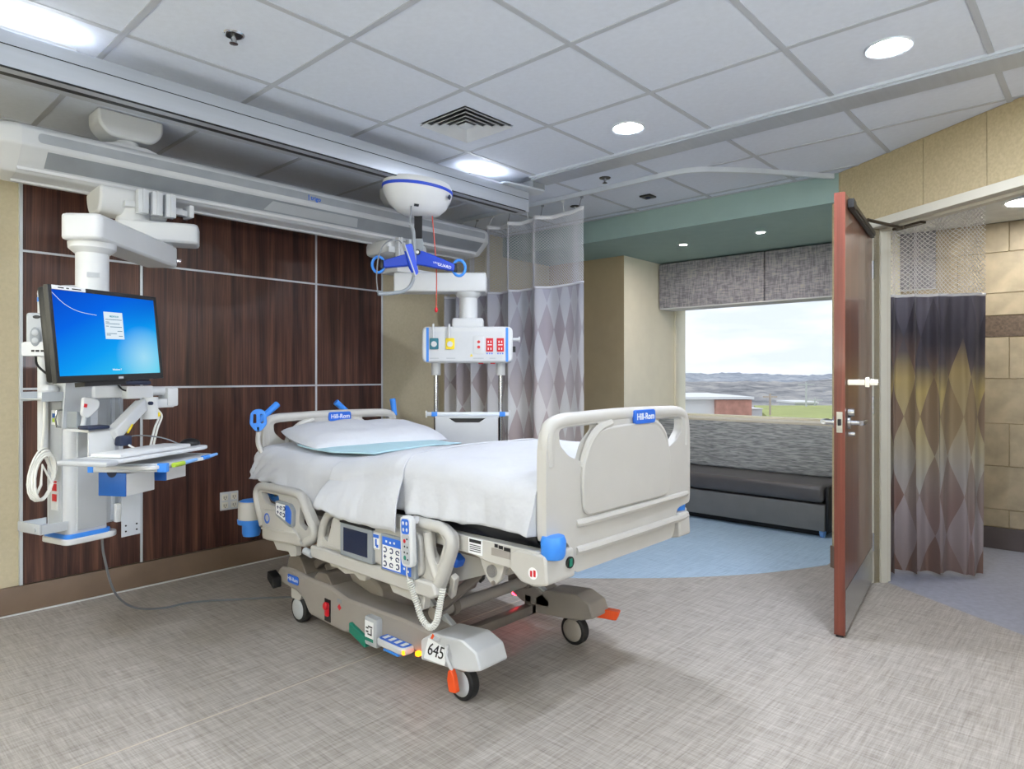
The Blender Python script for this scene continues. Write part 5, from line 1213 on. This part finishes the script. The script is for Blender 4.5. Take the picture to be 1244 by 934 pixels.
    s2 = pr('sticker_frame', rpoly([(2.20-.045, .555), (2.20+.04, .555), (2.20+.04, .630), (2.20-.045, .630)], .006), 1.600, 1.606, 'beige', par=r2, bev=.002)
    obj('patient_sticker', MB().bx(1.5985, 1.6005, 2.180, 2.222, .563, .622), M['paper'], s2)
    obj('sticker_print', MB().bx(1.598, 1.5988, 2.183, 2.219, .606, .620).bx(1.598, 1.5988, 2.196, 2.207, .573, .602).bx(1.598, 1.5988, 2.186, 2.200, .568, .580), M['ink_blue'], s2)
    s3 = pr('keypad', rpoly([(2.158, .490), (1.945, .490), (1.95, .632), (2.158, .634)], .006), 1.590, 1.61, 'grey', par=r2, bev=.003)
    obj('keypad_overlay', MB().bx(1.5885, 1.591, 1.968, 2.146, .498, .624), M['ink_blue'], s3)
    obj('key_field', MB().bx(1.5878, 1.5888, 2.03, 2.144, .503, .592), M['paper'], s3)
    ks = MB()
    def pict(mb, x, y, z, h, k_):
        if k_ % 3 == 0:
            mb.tube([(x, y+h*.5*math.cos(a), z+h*.5*math.sin(a)) for a in [math.radians(q) for q in range(40, 330, 25)]], h*.13, 5)
        elif k_ % 3 == 1:
            mb.bx(x-.0004, x+.0004, y-h*.45, y+h*.45, z-h*.12, z+h*.12).bx(x-.0004, x+.0004, y-h*.1, y+h*.15, z-h*.45, z+h*.4)
        else:
            mb.tube([(x, y+h*.5*math.cos(a), z+h*.35*math.sin(a)) for a in [math.radians(q) for q in range(-60, 200, 25)]], h*.13, 5).bx(x-.0004, x+.0004, y-h*.5, y+h*.5, z-h*.5, z-h*.3)
    n_ = 0
    for z in (.575, .548, .520):
        for y in (2.127, 2.087, 2.048): pict(ks, 1.5874, y, z, .019, [0, 0, 2, 1, 1, 2, 0, 2, 0][n_]); n_ += 1
    obj('key_symbols', ks, M['ink'], s3)
    kd = MB()
    for y, z in ((2.01, .575), (1.985, .57), (2.01, .548), (1.99, .535), (2.008, .522), (1.985, .515), (2.12, .608), (2.095, .606), (2.07, .608), (2.02, .606), (1.995, .604)): kd.bx(1.5878, 1.5888, y-.005, y+.005, z-.004, z+.004)
    obj('key_marks', kd, M['paper'], s3)
    # head rail keypad
    k1 = pr('keypad', rpoly([(3.035, .650), (2.90, .648), (2.868, .62), (2.875, .545), (2.90, .538), (3.035, .578)], .012), 1.607, 1.63, 'grey', par=r1, bev=.003)
    obj('key_field', MB().prism(rpoly([(3.025, .640), (2.935, .640), (2.935, .565), (3.025, .588)], .008), 'x', 1.6058, 1.6075), M['paper'], k1)
    obj('keypad_overlay', MB().prism(rpoly([(2.937, .640), (2.905, .640), (2.880, .615), (2.884, .553), (2.937, .567)], .008), 'x', 1.6058, 1.6075), M['ink_blue'], k1)
    kk = MB()
    for i, (y, z) in enumerate(((3.005, .622), (2.975, .622), (2.945, .622), (3.005, .598), (2.975, .594), (2.948, .590))): pict(kk, 1.6052, y, z, .018, i+1)
    obj('key_symbols', kk, M['ink'], k1)
    em = obj('round_emblem', MB().cyl((1.6105, 3.125, .548), (1.612, 3.125, .548), .026, n=24), M['ink_blue'], r1)
    obj('emblem_center', MB().cyl((1.6098, 3.121, .551), (1.6106, 3.121, .551), .017, n=20).bx(1.6098, 1.6106, 3.09, 3.15, .512, .516), M['light_grey'], em)
M['display'] = mat('dark_blue_display_glass', (30, 40, 66), .15, var=.02)
side_rail(-1); side_rail(1)
# ---- footboard and headboard
def end_board(yf, sg, zt, zb, head):
    """sg = -1: outer face toward -y"""
    def S(pts): return [(x, z) for x, z in pts]
    ya, yb = yf-.02, yf+.02
    c = CXB
    half = [(0, zt), (.33, zt-.004), (.43, zt-.014), (.485, zt-.05), (.496, zt-.11), (.496, zb+.16), (.49, zb+.13)]
    low = [(.375, zb+.118), (.355, zb+.02), (.33, zb)] if not head else [(.46, zb), (.3, zb)]
    right = half+low
    pts = [(c+x, z) for x, z in right]+[(c-x, z) for x, z in reversed(right[1:])]
    hole = [(.428, zt-.055), (.405, zt-.042), (.20, zt-.037), (.20, zt-.062), (.262, zt-.108), (.292, zt-.172), (.375, zt-.142), (.424, zt-.10)]
    hs = [rpoly([(c+x, z) for x, z in hole], .016, 3), rpoly([(c-x, z) for x, z in hole], .016, 3)]
    if head: pts = [(c+.03+(x-c)*.925, z) for x, z in pts]; hs = [[(c+.03+(x-c)*.925, z) for x, z in h_] for h_ in hs]
    b = obj('headboard' if head else 'footboard', MB().prism(rpoly(pts, .03, 3), 'y', ya, yb, hs), M['beige'], bed, bev=.008)
    top = [(-.465, zt-.17), (-.470, zt-.09), (-.455, zt-.042), (-.40, zt-.024), (-.3, zt-.020), (0, zt-.016), (.3, zt-.020), (.40, zt-.024), (.455, zt-.042), (.470, zt-.09), (.465, zt-.17)]
    obj('grip_tube', MB().tube(spline([((c+x) if not head else c+.03+x*.925, yf, z) for x, z in top], 5), .026, 12), M['beige'], b)
    yo = ya if not head else ya
    pan = [(.30, zt-.36), (.31, zt-.20), (.27, zt-.10), (.19, zt-.058), (0, zt-.05)]
    pp = [(c+x, z) for x, z in pan]+[(c-x, z) for x, z in reversed(pan[:-1])]
    obj('raised_panel', MB().prism(rpoly(pp, .05, 4), 'y', yo-.012, yo+.004), M['beige'], b, bev=.006)
    for s_ in (-1, 1):
        obj('rim_tube', MB().tube(spline([(c+s_*.293, yo+.006, zt-.19), (c+s_*.262, yo+.002, zt-.112), (c+s_*.20, yo+.002, zt-.062), (c+s_*.12, yo+.004, zt-.042)], 5), .017, 8), M['beige'], b)
    if not head:
        for z, r in ((zb+.17, .014), (zb+.075, .016)):
            obj('cross_ridge', MB().tube([(c-.33, yo+.004, z), (c-.30, yo-.003, z), (c, yo-.006, z), (c+.40, yo-.003, z), (c+.47, yo+.006, z)], r, 8), M['beige'], b)
    lx = c+.10 if not head else c+.05
    lb = obj('name_plate', MB(frame((lx, yo-.014, zt-.028), (0, -1, 0))).prism(rpoly([(-.075, -.027), (.075, -.027), (.075, .027), (-.075, .027)], .016), 'z', -.012, .002), M['ink_blue'], b, bev=.002)
    text('maker_name', 'Hill-Rom', .026, frame((lx, yo-.0165, zt-.028), (0, -1, 0)), M['paper'], lb, bold=.015)
    return b
end_board(1.40, -1, 1.127, .577, False)
end_board(3.45, -1, 1.045, .58, True)
# foot corner brackets, blue bumpers
for sg in (-1, 1):
    x0 = 1.728 if sg < 0 else 2.618
    bp('corner_bracket', MB().prism(rpoly([(1.53, .655), (1.50, .672), (1.372, .672), (1.365, .575), (1.42, .560), (1.48, .565), (1.53, .60)], .012), 'x', x0-.065, x0+(.09 if sg < 0 else .03)), 'beige', bev=.008)
    bp('corner_bumper', MB().lathe([(0, .0), (.034, .002), (.041, .016), (.043, .060), (.037, .076), (0, .078)], (1.705 if sg < 0 else 2.640, 1.372 if sg < 0 else 1.435, .655), n=24), 'blue')
bp('footboard_post', MB().bx(1.80, 1.86, 1.42, 1.47, .57, .75, .006), 'beige')
bp('footboard_post', MB().bx(2.48, 2.54, 1.42, 1.47, .57, .75, .006), 'beige')
bp('level_gauge', MB().cyl((1.785, 1.367, .628), (1.785, 1.361, .628), .020, n=22), 'black')
bp('gauge_face', MB().box((1.785, 1.3605, .628), (.016, .002, .026)), 'green')
o = bp('round_label', MB().cyl((1.6635, 1.425, .605), (1.662, 1.425, .605), .020, n=20), 'paper')
obj('label_print', MB().bx(1.6615, 1.6625, 1.412, 1.422, .595, .617).bx(1.6615, 1.6625, 1.427, 1.436, .593, .613), M['red'], o)
# head end : push handles, cup shaped bumper, flexible handle
for a, b in (((1.735, 3.46, 1.01), (1.855, 3.475, 1.10)), ((2.32, 3.475, 1.03), (2.235, 3.485, 1.10)), ((2.66, 3.46, 1.0), (2.65, 3.47, 1.11))):
    bp('push_handle', MB().cyl(a, b, .016, .019, 14), 'blue', bev=.003)
bp('roller_bumper', MB().lathe([(0, .415), (.042, .415), (.046, .43), (.046, .478), (.068, .480), (.070, .503), (.062, .506), (0, .506)], (1.655, 3.378, 0), n=28), 'blue')
o = bp('bumper_sleeve', MB().lathe([(.0, .503), (.066, .503), (.066, .594), (.062, .598), (0, .598)], (1.655, 3.378, 0), n=28), 'beige')
obj('bumper_top', MB().lathe([(0, .604), (.05, .603), (.060, .597), (0, .597)], (1.655, 3.378, 0), n=28), M['blue'], o)
bp('bumper_arm', MB().bx(1.65, 1.80, 3.36, 3.42, .52, .56, .01), 'light_grey')
bp('pole_holder', MB().tube(spline([(1.70, 3.27, .655), (1.70, 3.22, .62), (1.70, 3.16, .635), (1.70, 3.10, .655)], 5), .014, 8), 'blue')
g = bp('flexible_handle', MB().tube(spline([(1.755, 3.30, .73), (1.71, 3.345, .83), (1.69, 3.37, .895), (1.69, 3.37, .96)], 6), .0125, 10), 'beige')
SG = 1.22
gl = [(-.012, -.03), (-.036, .0), (-.032, .05), (-.015, .066), (.015, .066), (.032, .05), (.036, .0), (.012, -.03)]
gl = [(x*SG, z*SG) for x, z in gl]
h1 = rpoly([(x*SG, z*SG) for x, z in [(-.022, .005), (-.008, .005), (-.008, .045), (-.020, .045)]], .006); h2 = [(-x, z) for x, z in h1]
obj('blue_grip', MB(frame((1.69, 3.37, 1.0), (-.55, -.83, 0)) ).prism(rpoly(gl, .014, 3), 'z', -.009, .009, [h1, h2]), M['blue'], g, bev=.003)
bp('head_post', MB().bx(1.76, 1.79, 3.40, 3.46, .5, .80).bx(2.56, 2.59, 3.40, 3.46, .5, .80), 'light_grey')
# ---- hand pendant with its coiled lead, hooked over the main rail
pd = thing('bed_hand_pendant', (1.575, 1.955, .54), 'white hand pendant with blue keys hooked on the near bed rail', 'hand pendant')
PM = frame((1.565, 1.957, .640), (-1, 0, 0), roll=.05)
obj('housing', MB(PM).prism(rpoly([(-.034, -.096), (.034, -.096), (.034, .096), (-.034, .096)], .028), 'z', -.016, .010), M['white'], pd, bev=.006)
obj('blue_keypad', MB(PM).prism(rpoly([(-.022, .028), (.022, .028), (.022, .084), (-.022, .084)], .012), 'z', .010, .0115), M['ink_blue'], pd)
obj('grey_keypad', MB(PM).prism(rpoly([(-.022, -.084), (.022, -.084), (.022, .026), (-.022, .026)], .012), 'z', .010, .0112), M['light_grey'], pd)
kk = MB(PM)
for (a, b) in ((-.010, .068), (.010, .068), (-.010, .044), (.010, .044)): kk.ball((a, b, .0115), (.006, .0075, .0015), 10)
obj('key', kk, M['white'], pd)
obj('nurse_key', MB(PM).ball((-.006, .002, .0115), (.008, .008, .0018), 12), M['red'], pd)
obj('green_key', MB(PM).ball((-.006, -.060, .0115), (.008, .009, .0018), 12), M['green'], pd)
kk = MB(PM)
for (a, b) in ((.009, .010), (-.006, -.018), (.010, -.020), (-.008, -.040), (.009, -.042), (.010, -.066)): kk.ball((a, b, .0113), (.004, .004, .0015), 8)
obj('key', kk, M['ink_black'], pd)
obj('hook', MB(PM).bx(-.012, .012, .06, .085, -.05, -.014, .003), M['white'], pd)
obj('lead', MB().tube([(1.567, 1.965, .545), (1.572, 1.972, .515), (1.578, 1.972, .49)], .003, 6), M['cable_white'], pd)
obj('coiled_lead', MB().tube(helix([Vector(p) for p in ((1.585, 1.972, .49), (1.60, 1.955, .42), (1.605, 1.925, .352), (1.61, 1.885, .325), (1.615, 1.852, .352), (1.62, 1.838, .42), (1.63, 1.832, .475))], .0105, .004, .0085), .0032, 5), M['cable_white'], pd)
# ================================================================ bedding
def sstep(a, b, x):
    t = min(1, max(0, (x-a)/(b-a))); return t*t*(3-2*t)
def ztop(y):
    return .862+.075*sstep(2.62, 2.05, y)-.012*sstep(1.75, 1.45, y)+.022*sstep(2.9, 3.35, y)
def drape(name, yA, yB, hem_near, hem_far, xn, off, m, seed, wr=1.0, ny=90, slant=0.0, edge=None):
    """a cloth lying over the bed and falling down both sides; rows run across the bed"""
    rows = []
    for j in range(ny+1):
        v = j/ny; y = yA+(yB-yA)*v; zt_ = ztop(y)+off*(1 if not slant else (.5+.5*sstep(0, .12, v))); r = []
        prof = []
        hn = hem_near(y); hf = hem_far
        # near side from hem upward
        for k in range(13):
            u = k/12; z = hn+(zt_-.085-hn)*u
            x = xn+(.075)*(u**1.7) if xn < 1.64 else xn+.02*u
            prof.append((x, z, 1-u))
        xs = prof[-1][0]
        for k in range(1, 9):
            a = k/8*PI/2; prof.append((xs+.11*(1-math.cos(a)), zt_-.085+.085*math.sin(a), 0))
        x0 = prof[-1][0]; x1 = 2*CXB-x0
        for k in range(1, 25): 
            u = k/24; prof.append((x0+(x1-x0)*u, zt_+.012*math.sin(PI*u), 0))
        for k in range(1, 9):
            a = PI/2-k/8*PI/2; prof.append((x1+.11*math.cos(a), zt_-.085+.085*math.sin(a), 0))
        for k in range(1, 9):
            u = k/8; prof.append((x1+.11+.01*u, zt_-.085+(hf-zt_+.085)*u, u))
        prof_n = []
        for i in range(len(prof)):
            a_, b_ = prof[max(0, i-1)], prof[min(len(prof)-1, i+1)]; tx, tz = b_[0]-a_[0], b_[1]-a_[1]; l_ = math.hypot(tx, tz) or 1
            prof_n.append((-tz/l_, tx/l_))
        for i, (x, z, hang) in enumerate(prof):
            dy = slant*min(1, (x-1.58)/.35)**.6*(1 if x < 2.2 else 1) if slant else 0
            p = Vector((x, y+(dy*(1-v) if slant else 0), z))
            if slant: p.z += (ztop(p.y)-zt_+off*(.5+.5*sstep(0, .12, v)))*(1 if hang == 0 else 1-hang)
            q = Vector((x*2.2, p.y*3.5, z*2.2))
            com = .006*(noise.noise(q+Vector((3, 0, 0)))+.6*noise.noise(q*2.7+Vector((0, 3, 0))))      # follows the mattress, shared by every layer
            n1 = noise.noise(Vector((x*3+y*1.4, y*5-x*2.2, seed))); n2 = noise.noise(Vector((x*7, y*9+x*5, seed+4))); n3 = noise.noise(Vector((x*1.5+z*1.5, y*16, seed)))
            ex = .006*n1+.0035*n2
            if name == 'lower_bedspread': ex *= sstep(2.2, 1.9, y)
            tp = 0 if name == 'fitted_sheet' else 1
            d = com+wr*ex*(tp+(1.3-tp)*hang)+wr*hang*(.012*n3+.006*n1)
            nx, nz = prof_n[i]; p.x += nx*d; p.z += nz*d
            if name == 'fitted_sheet' and y > 2.95 and x < 2.0 and z < zt_-.02:
                an = math.atan2(z-.66, 3.42-y+.02); fo = sstep(2.95, 3.2, y)*min(1, (zt_-z)/.08)
                p.x -= .007*math.sin(an*24)*fo
            if hang > .95: p.z += .008*noise.noise(Vector((y*14, seed, 0)))
            r.append(p)
        rows.append(r)
    if name == 'lower_bedspread':           # the foot end is tucked in behind the footboard
        for k_, dy in ((.05, .002), (.30, .004)):
            rows.insert(0, [Vector((p.x+(CXB-p.x)*k_, yA+dy, p.z-.06*k_)) for p in rows[0]])
    return obj(name, MB().grid(rows), m, solid=.004)
# fitted head sheet
fs = drape('fitted_sheet', 2.40, 3.395, lambda y: .640+.075*sstep(2.75, 3.15, y), .66, 1.655, .0, M['sheet'], 3.0, wr=1.1)
tag(fs, 'white fitted sheet over the head end of the mattress', 'sheet')
# gathered corner : a few pull folds where the sheet tucks at the head corner
lower = drape('lower_bedspread', 1.424, 2.50, lambda y: .726+.006*math.sin(y*9), .70, 1.645, .002, M['sheet'], 11.0, wr=2.0)
tag(lower, 'white bedspread over the foot half of the bed, tucked behind the footboard', 'bedspread')
upper = drape('upper_sheet', 2.045, 2.63, lambda y: .652+.004*math.sin(y*13)+.022*sstep(2.45, 2.63, y), .66, 1.583, .010, M['sheet'], 21.0, wr=1.0, slant=.14)
tag(upper, 'white top sheet folded across the middle of the bed and over the near rail', 'sheet')
# pale blue absorbent pad at the pillow
pts = rpoly([(1.78, 2.72), (2.62, 2.72), (2.62, 3.2), (1.85, 3.2)], .14, 6)
tb = bmesh.new(); NX, NY = 40, 24; rows = []
for j in range(NY+1):
    r = []
    for i in range(NX+1):
        u, v = i/NX, j/NY
        x = 1.79+(2.50-1.79)*u; y = 2.60+(3.15-2.60)*v
        # rounded near-foot corner
        if u < .22 and v < .4:
            k_ = .09; x += k_*(1-u/.22)*(1-v/.4)
        y += .06*u
        z = ztop(y)+.020+.004*noise.noise(Vector((x*6, y*6, 4)))+.012*math.sin(PI*min(1, max(0, (x-1.7)/.95)))
        r.append((x, y, z))
    rows.append(r)
pad = obj('absorbent_pad', MB().grid(rows), M['pad'], solid=.006); tag(pad, 'pale blue absorbent pad lying under the pillow edge', 'pad')
# pillow
rows = []; NU, NV = 44, 30; LXp, LYp = .43, .255
PMt = Matrix.Translation((2.225, 3.16, ztop(3.1)+.048)) @ Matrix.Rotation(-.12, 4, 'Z') @ Matrix.Rotation(.13, 4, 'X')
def pil(u, v, s_):
    x = LXp*u; y = LYp*v
    e = max(0, 1-abs(u)**2.6)*max(0, 1-abs(v)**2.6)
    pinch = 1-.07*(abs(v)**2)*(abs(u)**2)
    h = s_*(.072 if s_ > 0 else .055)*(e**.48) if e > 0 else 0
    n_ = .010*noise.noise(Vector((x*6, y*6, s_*2+5)))+.007*noise.noise(Vector((x*14, y*9, s_+1)))
    return Vector((x*(1-.05*(1-abs(v))*-0)*pinch, y*(1-.06*(1-abs(u)**2)*-0)*pinch, h+n_*min(1, e*2)))
mb = MB(PMt)
for s_ in (1, -1):
    rr = [[pil(-1+2*i/NU, -1+2*j/NV, s_) for i in range(NU+1)] for j in range(NV+1)]
    mb.grid(rr if s_ > 0 else rr[::-1])
bmesh.ops.remove_doubles(mb.bm, verts=mb.bm.verts[:], dist=.0004); bmesh.ops.recalc_face_normals(mb.bm, faces=mb.bm.faces[:])
pw = obj('pillow', mb, M['pillow']); tag(pw, 'plump white pillow leaning on the headboard of the bed', 'pillow')
